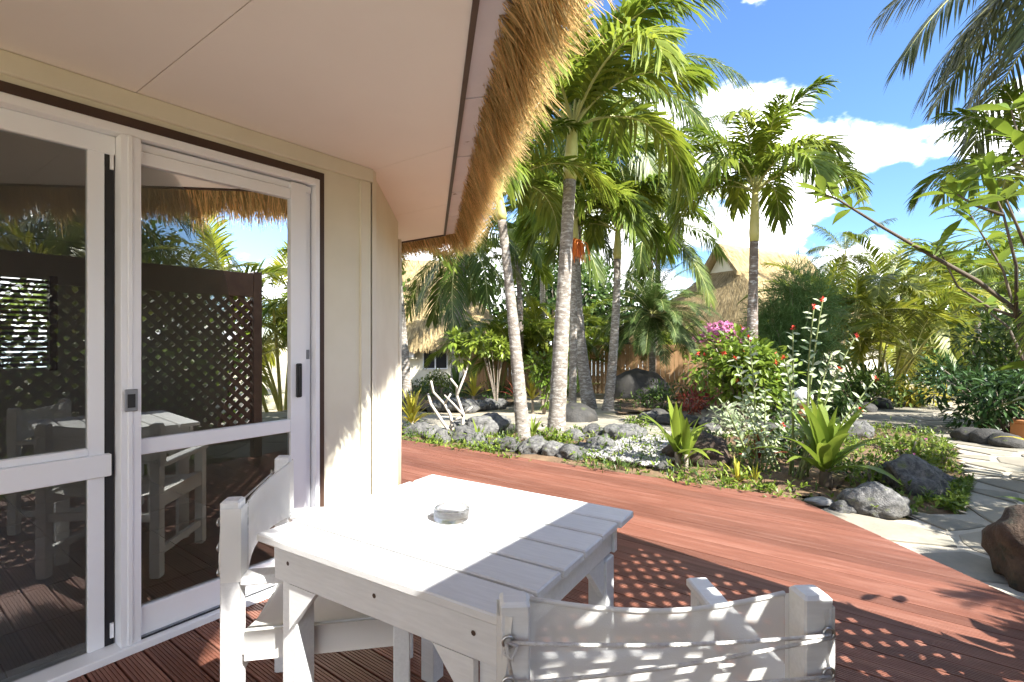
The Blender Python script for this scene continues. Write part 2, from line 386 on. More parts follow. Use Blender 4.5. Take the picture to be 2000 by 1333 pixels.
# ------------------------------------------------------------------ bungalow
bun = empty('bungalow', P0, RZ, 'cream walled bungalow with thatched eave and white sliding glass door', 'building')
SZ = 2.29
def C2(s): return (-.68*s, .318+.7335*s)         # along wall two
w2 = 1.39; c2x, c2y = C2(w2)
b = MB().bx(-.12, 0, 0, .318, -.1, SZ); b.bx(-.12, 0, -3.2, 0, 2.17, SZ); b.bx(-.12, 0, -6, -3.2, -.1, SZ)
b.prism([(0, .318), (-.12, .318), (c2x-.12, c2y-.06), (c2x, c2y)], -.1, SZ-.002)
b.prism([(c2x, c2y), (c2x-.12, c2y-.06), (-5.0, c2y-.06), (-5.0, c2y)], -.1, SZ-.004)
b.build('wall', M['cream'], bun)
b = MB().bx(0, .018, .235, .3, -.02, SZ-.085); b.build('corner_board', M['cream'], bun)
MB().prism([(.0, .322), (.018, .31), (.018-.68*.045, .322+.7335*.045+.01), (-.68*.05, .318+.7335*.05)], -.02, SZ-.003).build('corner_board', M['cream'], bun)
MB().bx(0, .022, -6, .318, SZ-.082, SZ-.001, .004).build('cornice', M['cream'], bun)
e = Vector((c2x, c2y, 0)); MB().tube([e+Vector((.004, .004, -.02)), e+Vector((.004, .004, SZ-.15))], .022, 8).build('corner_bead', M['cream'], bun, smooth=True)
# eave polygon (v,u): soffit edge, 45 degree line then far return
EV = [(2.55, -6.), (2.55, -1.487), (-1.0, 1.954), (-5., 1.954)]
def ev(u):                       # soffit outer v at u
    return 2.55 if u < -1.487 else 2.55-(u+1.487)*(3.55/3.441)
jo = [-5.67, -4.47, -3.27, -2.07, -.87, .33, 1.16, 1.954]
for a, c in zip(jo[:-1], jo[1:]):
    a2, c2 = a+.0016, c-.0016; us = [a2]+([-1.487] if a2 < -1.487 < c2 else [])+[c2]
    poly = [(ev(q), q) for q in us]+[((-.05 if c2 < .35 else -5.), c2), ((-.05 if c2 < .35 else -5.), a2)]
    if c > .4: poly = [(ev(a2), a2), (ev(c2), c2), (-5, c2), (-5, a2)]
    MB().prism(poly, SZ+.0, SZ+.012).build('soffit_panel', M['soffit'], bun)
MB().prism([(2.56, -6), (2.56, -1.487), (-1, 1.964), (-5, 1.964), (-5, -6)], SZ+.016, SZ+.03).build('ceiling_board', M['soffit'], bun)
def off(d):                      # eave polyline offset outward by d
    k = math.tan(R(22.5))*d
    return [(2.55+d, -6.), (2.55+d, -1.487+k*.98), (-1.0+k, 1.954+d), (-5., 1.954+d)]
def strip(d0, d1, z0, z1, name, m, cut=None, thick=None):
    A, B = off(d0), off(d1)
    for i in range(3):
        n = max(1, int((Vector(A[i])-Vector(A[i+1])).length/cut)) if cut else 1
        for k in range(n):
            t0, t1 = k/n+.0012, (k+1)/n-.0012
            q = [Vector(A[i]).lerp(Vector(A[i+1]), t0), Vector(A[i]).lerp(Vector(A[i+1]), t1), Vector(B[i]).lerp(Vector(B[i+1]), t1), Vector(B[i]).lerp(Vector(B[i+1]), t0)]
            th = thick or .02
            vs = [(q[0].x, q[0].y, z0), (q[1].x, q[1].y, z0), (q[2].x, q[2].y, z1), (q[3].x, q[3].y, z1)]
            vs += [(x, y, z+th) for x, y, z in vs]
            MB().add(vs, [(0, 1, 2, 3), (7, 6, 5, 4), (0, 4, 5, 1), (1, 5, 6, 2), (2, 6, 7, 3), (3, 7, 4, 0)]).build(name, m, bun)
strip(-.004, .016, SZ-.012, SZ-.012, 'soffit_edge_trim', M['brown'], None, .03)
strip(.018, .135, SZ+.012, SZ+.03, 'fascia_board', M['fascia'], .62)
# thatch: solid body then strands
def thatch_body():
    b = MB(); prof = [(.11, SZ+.045), (.18, SZ-.04), (.235, SZ-.0), (.2, SZ+.16), (-.9, SZ+1.15), (-2.2, SZ+2.6), (-2.2, SZ+2.5), (-.4, SZ+.4)]
    n = len(prof)
    for i in range(4):
        for d, z in prof:
            q = off(d)[i]; b.v.append((q[0], q[1], z))
    for i in range(3):
        for k in range(n): k2 = (k+1) % n; b.f.append((i*n+k, i*n+k2, (i+1)*n+k2, (i+1)*n+k))
    return b
thatch_body().build('thatch_roof', M['thatchbase'], bun)
random.seed(5); b = MB()
A0 = off(0.)
def eave_point(i, t, d): q = off(d); return Vector(q[i]).lerp(Vector(q[i+1]), t)
ranges = [(0, .45, 1., 5200), (1, 0., 1., 21000), (2, 0., .55, 3200)]
for i, t0, t1, cnt in ranges:
    for _ in range(cnt):
        t = random.uniform(t0, t1); lay = random.random()
        d0 = .09+.115*lay+random.uniform(-.02, .02); z0 = SZ+.05-.03*lay+random.uniform(-.02, .03)+(.11*lay*lay)
        ln = random.uniform(.10, .27)*(1.15-.35*lay)*(1+.5*noise.noise(Vector((t*60+i*9, 1, 7))))
        clump = noise.noise(Vector((t*22+i*9, lay*3, 0)))
        ang = R(58)+.35*clump+random.uniform(-.28, .28)
        p = eave_point(i, t, d0); q = eave_point(i, min(1, max(0, t)), d0+ln*cos(ang))
        al = (eave_point(i, 1, 0)-eave_point(i, 0, 0)).normalized()
        sk = random.uniform(-.05, .05)+.06*noise.noise(Vector((t*40, i, 3)))
        p0 = Vector((p.x, p.y, z0)); p2 = Vector((q.x+al.x*sk, q.y+al.y*sk, z0-ln*sin(ang)))
        p1 = (p0+p2)/2+Vector((0, 0, .02*random.random())); wd = random.uniform(.0018, .0042)
        a3 = Vector((al.x, al.y, random.uniform(-.6, .6))).normalized()*wd
        b.add([p0-a3, p0+a3, p1+a3*.9, p1-a3*.9, p2+a3*.3, p2-a3*.3], [(0, 1, 2, 3), (3, 2, 4, 5)])
b.build('thatch_fringe', M['thatch'], bun, kind='stuff', fix=False)

# door
def rect(parent, name, m, x0, x1, y0, y1, z0, z1, bev=.003): return MB().bx(x0, x1, y0, y1, z0, z1, bev).build(name, m, parent)
T = bun
rect(T, 'door_trim', M['brown'], -.10, .006, -.026, 0, 0, 2.184, 0)
rect(T, 'door_trim', M['brown'], -.10, .006, -3.2, -.027, 2.145, 2.184, 0)
fr = empty('door_frame', (0, 0, 0)); fr.parent = T
rect(fr, 'jamb', M['white'], -.11, .008, -.052, -.027, .0, 2.144)
rect(fr, 'head', M['white'], -.11, .010, -3.2, -.053, 2.108, 2.144)
rect(fr, 'sill', M['white'], -.11, .035, -3.2, -.010, -.002, .03)
rect(fr, 'track', M['black'], -.004, .004, -.85, -.053, .031, .036, 0)
rect(fr, 'mullion', M['white'], -.10, .016, -.922, -.852, .031, 2.107)
rect(fr, 'mullion_lip', M['white'], .0165, .024, -.90, -.884, .031, 2.107)
dr = empty('sliding_door', (0, 0, 0)); dr.parent = T
X0, X1 = -.045, -.008
rect(dr, 'stile', M['white'], X0, X1, -.185, -.098, .04, 2.10)
rect(dr, 'stile_edge', M['white'], X0-.03, X0+.012, -.097, -.06, .04, 2.10)
rect(dr, 'bottom_rail', M['white'], X0, X1, -.851, -.186, .04, .16)
rect(dr, 'middle_rail', M['white'], X0, X1, -.851, -.186, .795, .86)
rect(dr, 'top_rail', M['white'], X0, X1, -.851, -.186, 2.008, 2.062)
rect(dr, 'top_channel', M['white'], X0-.01, X1-.012, -.851, -.062, 2.064, 2.10)
for z0, z1 in ((.161, .794), (.861, 2.007)):
    MB().add([(-.026, -.851, z0), (-.026, -.186, z0), (-.026, -.186, z1), (-.026, -.851, z1)], [(0, 1, 2, 3)]).build('glass_pane', M['glass'], dr)
b = MB().bx(X1, X1+.012, -.158, -.128, .972, 1.15, .004); b.bar((X1+.02, -.146, .985), (X1+.02, -.146, 1.135), .012, .018, (1, 0, 0)); b.build('door_handle', M['black'], dr)
rect(dr, 'lock_slot', M['grey'], X0+.0125, X0+.018, -.088, -.068, 1.17, 1.22, 0)
rect(fr, 'latch_plate', M['grey'], .0245, .029, -.912, -.868, .985, 1.075, .002)
rect(fr, 'latch_recess', M['black'], .0292, .031, -.903, -.877, 1.0, 1.055, 0)
fx = empty('fixed_panel', (0, 0, 0)); fx.parent = T
rect(fx, 'stile', M['white'], -.085, -.05, -1.012, -.958, .031, 2.107)
rect(fx, 'middle_rail', M['white'], -.085, -.03, -3.2, -.94, .725, .815)
rect(fx, 'rail_bead', M['white'], -.075, -.045, -3.2, -1.0125, .816, .845)
rect(fx, 'top_rail', M['white'], -.085, -.045, -3.2, -.923, 2.03, 2.107)
rect(fx, 'gap_shade_strip', M['black'], -.075, -.055, -.956, -.925, .031, 2.03, 0)  # black strip, shade of the open gap beside the stile as colour
for z0, z1 in ((.05, .60), (1.99, 2.03)):
    rect(fx, 'clip', M['white'], -.054, -.046, -.94, -.928, z1-.06 if z1 > 1 else .06, z1 if z1 > 1 else .12, 0)
for z0, z1 in ((.031, .724), (.846, 2.029)):
    MB().add([(-.066, -3.2, z0), (-.066, -1.0125, z0), (-.066, -1.0125, z1), (-.066, -3.2, z1)], [(0, 1, 2, 3)]).build('glass_pane', M['glass'], fx)
    MB().add([(-.058, -3.2, z0), (-.058, -1.0125, z0), (-.058, -1.0125, z1), (-.058, -3.2, z1)], [(0, 1, 2, 3)]).build('insect_screen', M['screen'], fx)
# room
rm = empty('room', (0, 0, 0)); rm.parent = T
for i in range(9):
    for j in range(7): MB().bx(-.13-.445*i, -.13-.445*i-.44, -3.0+.445*j, -3.0+.445*j+.44, -.03, -.002).build('floor_tile', M['tile'], rm)
b = MB(); lw = (-1.25, -.31, 1.0, 1.86)
b.bx(-4.2, -4.1, -3.1, lw[0], -.03, 2.28).bx(-4.2, -4.1, lw[1], .2, -.03, 2.28).bx(-4.2, -4.1, lw[0], lw[1], -.03, lw[2]).bx(-4.2, -4.1, lw[0], lw[1], lw[3], 2.28)
b.bx(-4.1, -.13, -3.2, -3.1, -.03, 2.28).bx(-4.1, -.13, .12, .2, -.03, 2.28); b.build('room_wall', M['room'], rm)
MB().bx(-4.2, -.13, -3.1, .12, 2.25, 2.28).build('room_ceiling', M['soffit'], rm)
for k in range(17): MB().box((-4.12, (lw[0]+lw[1])/2, lw[2]+.03+.05*k), (.05, lw[1]-lw[0]-.06, .006), Matrix.Rotation(R(35), 3, 'Y').to_quaternion()).build('louvre_slat', M['lattice'], rm)
b = MB().bx(-4.19, -4.08, lw[0]-.03, lw[0]+.03, lw[2]-.03, lw[3]+.03).bx(-4.19, -4.08, lw[1]-.03, lw[1]+.03, lw[2]-.03, lw[3]+.03).bx(-4.19, -4.08, -.73, -.68, lw[2], lw[3]); b.build('louvre_frame', M['lattice'], rm)

# ------------------------------------------------------------------ lattice screen
lat = empty('lattice_screen', L2W(3.0, 0), RZ, 'dark stained diagonal lattice screen standing along the deck edge', 'screen')
LT, LB_, U0, U1 = 1.98, .25, -3.1, 1.2
rect(lat, 'post', M['lattice'], -.045, .045, U1-.09, U1, 0, LT+.02, .004)
rect(lat, 'post', M['lattice'], -.045, .045, -1.1, -1.01, 0, LT-.07, .004)
rect(lat, 'post', M['lattice'], -.045, .045, U0, U0+.09, 0, LT+.02, .004)
rect(lat, 'top_beam', M['lattice'], -.04, .04, U0+.091, U1-.091, LT-.25, LT, .004)
rect(lat, 'bottom_beam', M['lattice'], -.03, .03, U0+.091, U1-.091, LB_-.06, LB_, .004)
h = LT-.25-LB_
for sgn, xo in ((1, .008), (-1, -.008)):
    k = U0-h
    while k < U1:
        a, c = k, k+h                       # at bottom u=a, at top u=c (sgn 1)
        t0, t1 = max(0, (U0+.09-a)/h), min(1, (U1-.09-a)/h)
        if t1-t0 > .03:
            z = lambda t: (LB_+h*t) if sgn > 0 else (LT-.25-h*t)
            MB().bar((xo, a+h*t0, z(t0)), (xo, a+h*t1, z(t1)), .012, .043).build('lattice_slat', M['lattice'], lat)
        k += .118

# ------------------------------------------------------------------ table
tb = L2W(1.474, -.517)
table = empty('table', tb, RZ+R(5.0), 'square white painted wooden table with slatted top', 'table')
TW, TL = .745, .82; HT = .742
for i in range(6):
    pw = TW/6; y = -TW/2+pw*(i+.5)
    MB().box((random.uniform(-.004, .004), y, HT-.011), (TL, pw-.012, .022), None, .0035).build('tabletop_plank', M['paint'], table)
ax, ay = TL/2-.06, TW/2-.045
for s in (-1, 1):
    rect(table, 'apron', M['paint'], -ax-.02, ax+.02, s*ay-.011, s*ay+.011, HT-.125, HT-.026)
    rect(table, 'apron', M['paint'], s*ax-.011, s*ax+.011, -ay+.012, ay-.012, HT-.122, HT-.026)
    for q in (-1, 1):
        rect(table, 'leg', M['paint'], q*(ax-.012)-.03, q*(ax-.012)+.03, s*(ay-.042)-.03, s*(ay-.042)+.03, 0, HT-.127, .004)
        x = q*(ax-.042); P = [(x, HT-.126), (x-q*.11, HT-.126), (x, HT-.25)]
        b = MB(); b.add([(a, s*ay-.009, z) for a, z in P]+[(a, s*ay+.009, z) for a, z in P], [(0, 1, 2), (5, 4, 3), (0, 3, 4, 1), (1, 4, 5, 2), (2, 5, 3, 0)]); b.build('gusset', M['paint'], table)
        y = s*(ay-.072); P = [(y, HT-.123), (y-s*.11, HT-.123), (y, HT-.24)]
        b = MB(); b.add([(q*ax-.009, a, z) for a, z in P]+[(q*ax+.009, a, z) for a, z in P], [(0, 1, 2), (5, 4, 3), (0, 3, 4, 1), (1, 4, 5, 2), (2, 5, 3, 0)]); b.build('gusset', M['paint'], table)
for q in (-.31, .02, .31):
    MB().add([(q+.006*cos(k), -ay-.0118, HT-.07+.006*sin(k)) for k in [i*pi/4 for i in range(8)]], [tuple(range(8))]).build('screw_head', M['brown'], table)
MB().bx(-TL/2+.06, TL/2-.06, -TW/2+.058, TW/2-.058, HT-.034, HT-.0265).build('gap_shade_sheet', M['black'], table)  # black sheet added under the planks so their gaps look shaded
# ashtray
ap = W(882, 1008, (CAMZ-HT)/.352); ap.z = HT+.0005
pr = [(.0, .002), (.050, 0), (.053, .004), (.054, .030), (.052, .034), (.046, .034), (.043, .030), (.038, .012), (.0, .010)]
ash = MB().lathe(pr, 40).build('ashtray', M['clear'], smooth=True, loc=ap)
tag(ash, 'round clear glass ashtray on the white table', 'ashtray')

# ------------------------------------------------------------------ chairs
def chair(loc, rz, label, meshy):
    c = empty('chair', loc, rz, label, 'chair'); hw = .268; D = .47; m = M['paint']; cm = M['meshcanvas'] if meshy else M['canvas']
    for s in (-1, 1):
        rect(c, 'back_post', m, s*hw-.026, s*hw+.026, -.026, .026, 0, .825, .006)
        rect(c, 'leg', m, s*hw-.024, s*hw+.024, D-.024, D+.024, 0, .585, .005)
        rect(c, 'armrest', m, s*hw-.03, s*hw+.03, .027, D+.04, .586, .612, .005)
        rect(c, 'side_rail', m, s*hw-.014, s*hw+.014, .027, D-.025, .385, .445, .003)
        rect(c, 'side_rail', m, s*hw-.014, s*hw+.014, .027, D-.025, .11, .15, .003)
        b = MB()                              # canvas sleeve round the post
        for z in (.60, .66, .73, .805):
            b.v += [(s*(hw-.03), .030, z), (s*(hw+.031), .031, z), (s*(hw+.031), -.022, z), (s*(hw+.024-.02*(.5+.5*cos((z-.60)*60))), -.030, z)]
        for i in range(3):
            for k in range(3): b.f.append((i*4+k, i*4+k+1, i*4+k+5, i*4+k+4))
        b.build('canvas_sleeve', cm if not meshy else M['canvas'], c, smooth=False, fix=False)
        for z in (.625, .695, .765):
            t = MB()
            for k in range(9): pass
            pts = [(s*(hw+.012)+.0095*cos(a), -.033, z+.0095*sin(a)) for a in [i*2*pi/12 for i in range(13)]]
            t.tube(pts, .0028, 6, False).build('grommet', M['metal'], c, smooth=True)
    rect(c, 'crossbar', m, -hw+.027, hw-.027, -.014, .014, .30, .345, .003)
    rect(c, 'crossbar', m, -hw+.025, hw-.025, D-.014, D+.014, .385, .43, .003)
    b = MB(); n = 14                        # back sling
    for j in range(9):
        for i in range(n+1):
            t = i/n; z = .60+.205*j/8; sag = sin(pi*t)
            b.v.append(((t-.5)*2*(hw-.03), .031-.035*sag*(1-.25*j/8), z-.014*sag*(j/8)+.012*sag*(1-j/8)+.002*sin(9*t+j)))
    for j in range(8):
        for i in range(n): b.f.append((j*(n+1)+i, j*(n+1)+i+1, (j+1)*(n+1)+i+1, (j+1)*(n+1)+i))
    b.build('back_sling', cm, c, smooth=True, fix=False)
    b = MB()                                  # hem
    b.tube([((t/12-.5)*2*(hw-.03), .031-.026*sin(pi*t/12), .805-.014*sin(pi*t/12)) for t in range(13)], .0045, 6); b.build('hem', M['canvas'], c, smooth=True)
    b = MB()                                  # seat sling
    for j in range(9):
        for i in range(n+1):
            t = i/n; y = .035+(D-.03)*j/8; b.v.append(((t-.5)*2*(hw-.0), y, .452-.045*sin(pi*t)))
    for j in range(8):
        for i in range(n): b.f.append((j*(n+1)+i, j*(n+1)+i+1, (j+1)*(n+1)+i+1, (j+1)*(n+1)+i))
    for s, i0 in ((-1, 0), (1, n)):           # fabric turned down over the side rails
        k = len(b.v)
        for j in range(9): b.v.append((s*(hw+.017), .035+(D-.03)*j/8, .452)); b.v.append((s*(hw+.018), .035+(D-.03)*j/8, .37))
        for j in range(8): b.f.append((k+2*j, k+2*j+1, k+2*j+3, k+2*j+2)); b.f.append((j*(n+1)+i0, (j+1)*(n+1)+i0, k+2*j+2, k+2*j))
    b.build('seat_sling', M['canvas'], c, smooth=True, fix=False)
    zs = [(.765, .764), (.695, .76), (.695, .692), (.625, .69)]
    for z0, z1 in zs:
        p = [((t/12-.5)*2*(hw+.012), -.037-.006*sin(pi*t/12), z0+(z1-z0)*t/12-.006*sin(pi*t/12)) for t in range(13)]
        MB().tube(p, .0034, 6).build('lacing_cord', M['rope'], c, smooth=True)
    for x, z in ((-hw-.012, .765),):
        MB().tube([(x, -.036, z), (x-.008, -.046, z-.012), (x+.006, -.05, z-.02), (x+.014, -.042, z-.002), (x-.004, -.046, z+.006), (x+.004, -.048, z-.045)], .0036, 6).build('cord_knot', M['rope'], c, smooth=True)
    return c
chair(Vector((.272, .915, 0)), R(2.5), 'white director chair with laced mesh back turned to the table corner', True)
chair(Vector((-.84, 1.72, 0)), R(-80), 'white director chair with plain canvas back beside the glass door', False)

# ------------------------------------------------------------------ palms
def frond_mesh(name, L, p0, bend, n, ll, lw, vee, droop, m, a0=1.15, a1=.5, base=.12, rr=.018, seed=0, nat=2, tw=.0, pexp=1.3, mr=None, bundle=0):
    rd = random.Random(seed); NS = 14; P = [Vector((0, 0, 0))]; pit = [p0]
    for i in range(NS):
        s = (i+.5)/NS; p = p0-bend*s**pexp; P.append(P[-1]+Vector((cos(p), tw*s*s, sin(p)))*L/NS); pit.append(p0-bend*((i+1)/NS)**pexp)
    b = MB()
    for i in range(n):
        s = base+(1-base)*(i+.6)/n; f = s*NS; k = min(NS-1, int(f)); pos = P[k].lerp(P[k+1], f-k); p = pit[k]+(pit[k+1]-pit[k])*(f-k)
        t = Vector((cos(p), 0, sin(p))); up = Vector((-sin(p), 0, cos(p)))
        prof = min(1, .45+(s-base)*3.2)*(1 if s < .65 else 1-.55*((s-.65)/.35)**1.5)
        for sd_ in (-1, 1):
            a = a0+(a1-a0)*s+rd.uniform(-.1, .1); ve = vee*(1-.45*s)+rd.uniform(-.16, .16)*(1+bundle); le = ll*prof*rd.uniform(.85, 1.08)
            d = t*cos(a)+(Vector((0, sd_, 0))*cos(ve)+up*sin(ve))*sin(a); dr_ = droop*rd.uniform(.6, 1.4)
            wv = (t-d*t.dot(d)).normalized()
            base_i = len(b.v)
            for q, wf in ((0, .45), (.35, 1), (.72, .75), (1, .04)):
                c = pos+d*le*q*(1-.25*dr_*q)+Vector((0, 0, -1))*dr_*le*q*q
                b.v.append(tuple(c-wv*lw*wf*.5)); b.v.append(tuple(c+wv*lw*wf*.5))
            for q in range(3): b.f.append((base_i+2*q, base_i+2*q+1, base_i+2*q+3, base_i+2*q+2))
    nf = len(b.f)
    b.tube(P, [rr*(1-.85*i/NS) for i in range(NS+1)], 5, False)
    me = b.mesh(name, m); me.materials.append(mr or M['rachis'])
    for i, pl in enumerate(me.polygons):
        if i >= nf: pl.material_index = 1
    return me
FR = {}
def frset(key, spec, **kw):
    FR[key] = [(p0, frond_mesh(key+'_frond', p0=p0, bend=bd, seed=hash((i, 3)) % 999+s*17, **kw)) for i, (p0, bd) in enumerate(spec) for s in range(2)]
frset('manila', [(1.36, 1.25), (1.15, 1.6), (.9, 1.9), (.62, 1.9)], L=2.1, n=70, ll=.66, lw=.048, vee=.62, droop=.5, m=M['manila'], base=.14, rr=.022, bundle=2.2)
frset('coco', [(1.2, 1.0), (.75, 1.3), (.3, 1.4), (-.2, 1.1), (-.7, .75)], L=4.0, n=74, ll=.95, lw=.045, vee=.18, droop=.55, m=M['coco'], base=.16, rr=.035)
frset('coco_shaded', [(.3, 1.0), (-.1, .9), (-.45, .8)], L=3.6, n=60, ll=.85, lw=.04, vee=.1, droop=.45, m=M['coco_shaded'], base=.16, rr=.03)
frset('areca', [(1.3, 1.1), (1.05, 1.6), (.7, 1.7), (.35, 1.5)], L=2.0, n=42, ll=.55, lw=.036, vee=.65, droop=.3, m=M['areca'], base=.22, rr=.014)
frset('phoenix', [(1.3, 1.0), (.95, 1.3), (.55, 1.4), (.15, 1.2), (-.3, .9)], L=1.5, n=84, ll=.30, lw=.012, vee=.4, droop=.2, m=M['phoenix'], base=.1, rr=.011, a0=1.2, a1=.6)
frset('jungle', [(1.2, 1.2), (.8, 1.6), (.4, 1.5)], L=2.4, n=40, ll=.7, lw=.055, vee=.5, droop=.4, m=M['manila'], base=.2, rr=.018)

def bez(a, m, b, n):
    return [a*(1-t)**2+m*2*t*(1-t)+b*t*t for t in [i/n for i in range(n+1)]]
def palm(label, base, top, kind, nf, fs, r0, r1, bow=(0, 0, 0), shaft=.7, seed=0, tm='trunk', group=None, low=None, fruit=False, name='palm_tree', az0=None, rings=True, mid=None):
    rd = random.Random(seed); base = Vector(base); top = Vector(top); o = empty(name, base, 0, label, 'palm', group)
    t = top-base; mi = (mid-base) if mid is not None else t*.5+Vector(bow); pts = bez(Vector((0, 0, -.1)), mi, t, 30)
    rad = []
    for i in range(31):
        s = i/30; r = r0+(r1-r0)*min(1, s*1.25); r *= 1+.45*max(0, .1-s)/.1*.6
        if rings: r *= 1+(.035 if i % 2 else -.02)
        rad.append(r)
    MB().tube(pts, rad, 12).build('trunk', M[tm], o, smooth=True)
    d = (pts[-1]-pts[-2]).normalized(); ct = pts[-1]
    if shaft:
        sp = [ct-d*.02, ct+d*shaft*.15, ct+d*shaft*.5, ct+d*shaft*.85, ct+d*shaft]; MB().tube(sp, [r1*1.08, r1*1.22, r1*1.02, r1*.75, r1*.5], 12).build('crownshaft', M['shaft'], o, smooth=True); ct = ct+d*shaft*.93
    V = FR[kind]; a = rd.uniform(0, 6.28) if az0 is None else az0
    for i in range(nf):
        q = i/max(1, nf-1); k = min(len(V)-1, int(q**(low or .8)*len(V)/2)*2+rd.randrange(2)); a += 2.399+rd.uniform(-.25, .25)
        p0, me = V[k]
        place('frond', me, o, ct+Vector((cos(a), sin(a), 0))*r1*.4*q+d*(-.05*q), (rd.uniform(-.22, .22), rd.uniform(-.1, .1), a), fs*rd.uniform(.86, 1.1))
    if fruit:
        b = MB()
        for k in range(80):
            aa = rd.uniform(0, 6.28); l = rd.uniform(.25, .55); e = Vector((cos(aa)*.34*rd.random(), sin(aa)*.34*rd.random(), -l)); b.tube([(0, 0, 0), e*.5+Vector((e.x*.3, e.y*.3, .06)), e], .012, 4)
        b.build('fruit_stalk', M['orange'], o, loc=pts[-1]+Vector((0, -.12, .08)))
    return o
# the palms one can tell apart
B = gp(1085, 856); palm('tall palm with grey speckled trunk and yellow crownshaft beside the gravel patch', B, W(1113, 350, B.y), 'manila', 19, 1.1, .135, .092, (0, 0, 0), .88, 1, low=1.15)
B = gp(1024, 868); palm('slim grey trunked palm leaning up to the thatch eave', B, W(980, 428, B.y+.1), 'manila', 11, .8, .105, .062, (.03, 0, 0), .42, 2, low=.9)
B = gp(1153, 797); palm('tall coconut palm with curved pale trunk rising behind the speckled palm', B, W(1172, 165, B.y+.4), 'coco', 22, .93, .15, .125, (0, 0, 0), 0, 3, mid=W(1085, 430, B.y+.2), low=.7)
B = gp(1186, 802); palm('slender palm with short leaning trunk between curved coconut palm and date palm', B, W(1206, 505, B.y+.1), 'manila', 14, 1.15, .12, .085, (.1, 0, 0), .75, 4, low=.9)
B = gp(1112, 800); B.y -= .6; palm('palm with orange fruit stalks below its bright green crown', B, W(1122, 475, B.y), 'manila', 14, 1.15, .09, .08, (0, 0, 0), .6, 5, fruit=True, low=.8)
B = gp(1274, 781); palm('pygmy date palm with fine feathery drooping fronds beside dark boulder', B, W(1274, 615, B.y), 'phoenix', 80, 1.25, .085, .10, (0, 0, 0), 0, 6, low=.7)
B = Vector((4.28, 9.2, g(4.2, 9.2))); palm('palm with dark mottled trunk and arching crown in front of the thatched house', B, W(1473, 470, 9.2), 'manila', 17, .95, .13, .075, (0, 0, 0), 1.0, 7, tm='trunkd', low=1.0)
palm('palm with dark arching fronds beside the flagstone path', (8.3, 7.9, g(0, 7.9)), (8.1, 7.9, 3.4), 'manila', 15, .8, .13, .09, (0, 0, 0), .5, 8, tm='trunkd')
palm('coconut palm high above the path with drooping fronds coloured dark as if backlit', (9.6, 6.2, -.13), (9.5, 7.6, 7.9), 'coco_shaded', 26, 1.1, .17, .13, (.4, 0, 0), 0, 9, tm='trunkd', low=.6)

bgp = [  # px, crown py, depth, kind, nfronds, scale, label
 (905, 470, 15., 'coco', 18, .72, 'coconut palm rising behind the small thatched house roof'),
 (1010, 500, 17., 'jungle', 16, 1.0, 'dense green palm behind the timber fence near thatched roof'),
 (775, 500, 13.5, 'jungle', 13, .8, 'green palm drooping over the small house roof edge'),
 (1285, 440, 19., 'coco', 18, .8, 'coconut palm behind the pygmy date palm'),
 (1060, 380, 20., 'coco', 18, 1.0, 'tall coconut palm standing far behind the fruiting palm'),
 (1260, 330, 21., 'coco', 18, 1.0, 'tall coconut palm far behind the date palm crown'),
 (1650, 500, 24., 'coco', 14, .6, 'small coconut palm beyond the thatched house ridge'),
 (1760, 560, 27., 'coco', 16, .75, 'coconut palm behind the golden cane clump'),
 (1868, 590, 20., 'manila', 12, 1.2, 'palm with leaning pale trunk at the far end of path'),
 (1910, 600, 19., 'manila', 13, 1.2, 'palm with dark trunk by the lagoon shore'),
 (1965, 555, 24., 'coco', 16, .8, 'coconut palm on the lagoon shore'),
 (2060, 560, 15., 'coco', 16, .8, 'coconut palm behind the dark shrub bank'),
]
for i, (px, py, d, kind, nf, fs, lb) in enumerate(bgp):
    c = W(px, py, d); palm(lb, (c.x+.3*(i % 3-1), d, g(c.x, d)), c, kind, nf, fs, .14, .09, (.2*(i % 2), 0, 0), .5 if kind == 'manila' else 0, 20+i, tm='trunkd' if i % 2 else 'trunk', low=.9)

def cane_clump(label, x, y, h, n, kind='areca', fs=1., spread=.5, seed=0, nf=6):
    rd = random.Random(seed); z = g(x, y); o = empty('cane_palm', (x, y, z), 0, label, 'palm')
    V = FR[kind]
    for i in range(n):
        a = 6.283*i/n+rd.uniform(-.4, .4); r0 = spread*rd.uniform(.1, .5); hh = h*rd.uniform(.45, 1)*.62; ln = spread*rd.uniform(.5, 1.5)
        p0 = Vector((cos(a)*r0, sin(a)*r0, -.05)); p1 = Vector((cos(a)*(r0+ln), sin(a)*(r0+ln), hh)); pts = bez(p0, (p0+p1)/2+Vector((0, 0, hh*.15)), p1, 8)
        MB().tube(pts, [.035-.012*k/8 for k in range(9)], 7).build('cane', M['cane'], o, smooth=True)
        b0 = rd.uniform(0, 6.28)
        for k in range(nf):
            q = k/nf; vi = min(len(V)-1, int(q*len(V)/2)*2+rd.randrange(2)); b0 += 2.4+rd.uniform(-.3, .3)
            place('frond', V[vi][1], o, pts[-1], (rd.uniform(-.2, .2), rd.uniform(-.1, .15), b0), fs*rd.uniform(.8, 1.1))
    return o
p = gp(1705, 792); cane_clump('big golden cane palm clump with arching yellow green fronds beside the path', p.x, p.y, 4.6, 11, fs=1.15, spread=.75, seed=1, nf=7)
p = gp(1790, 778); cane_clump('lower golden cane palm clump where the path bends', p.x, p.y+1, 3.2, 8, fs=1.0, spread=.6, seed=2)
p = gp(1130, 775); cane_clump('green cane palm clump in front of the timber fence', p.x-.4, p.y+.8, 3.6, 8, 'jungle', .8, .6, 3)
p = gp(940, 775); cane_clump('cane palm clump beside the small house wall', p.x+.5, p.y+1.8, 3.6, 8, 'jungle', .85, .6, 4)
p = gp(1040, 770); cane_clump('yellowish cane palm clump against the fence behind the slim palm', p.x, p.y+1., 3.8, 8, 'areca', .95, .5, 5)
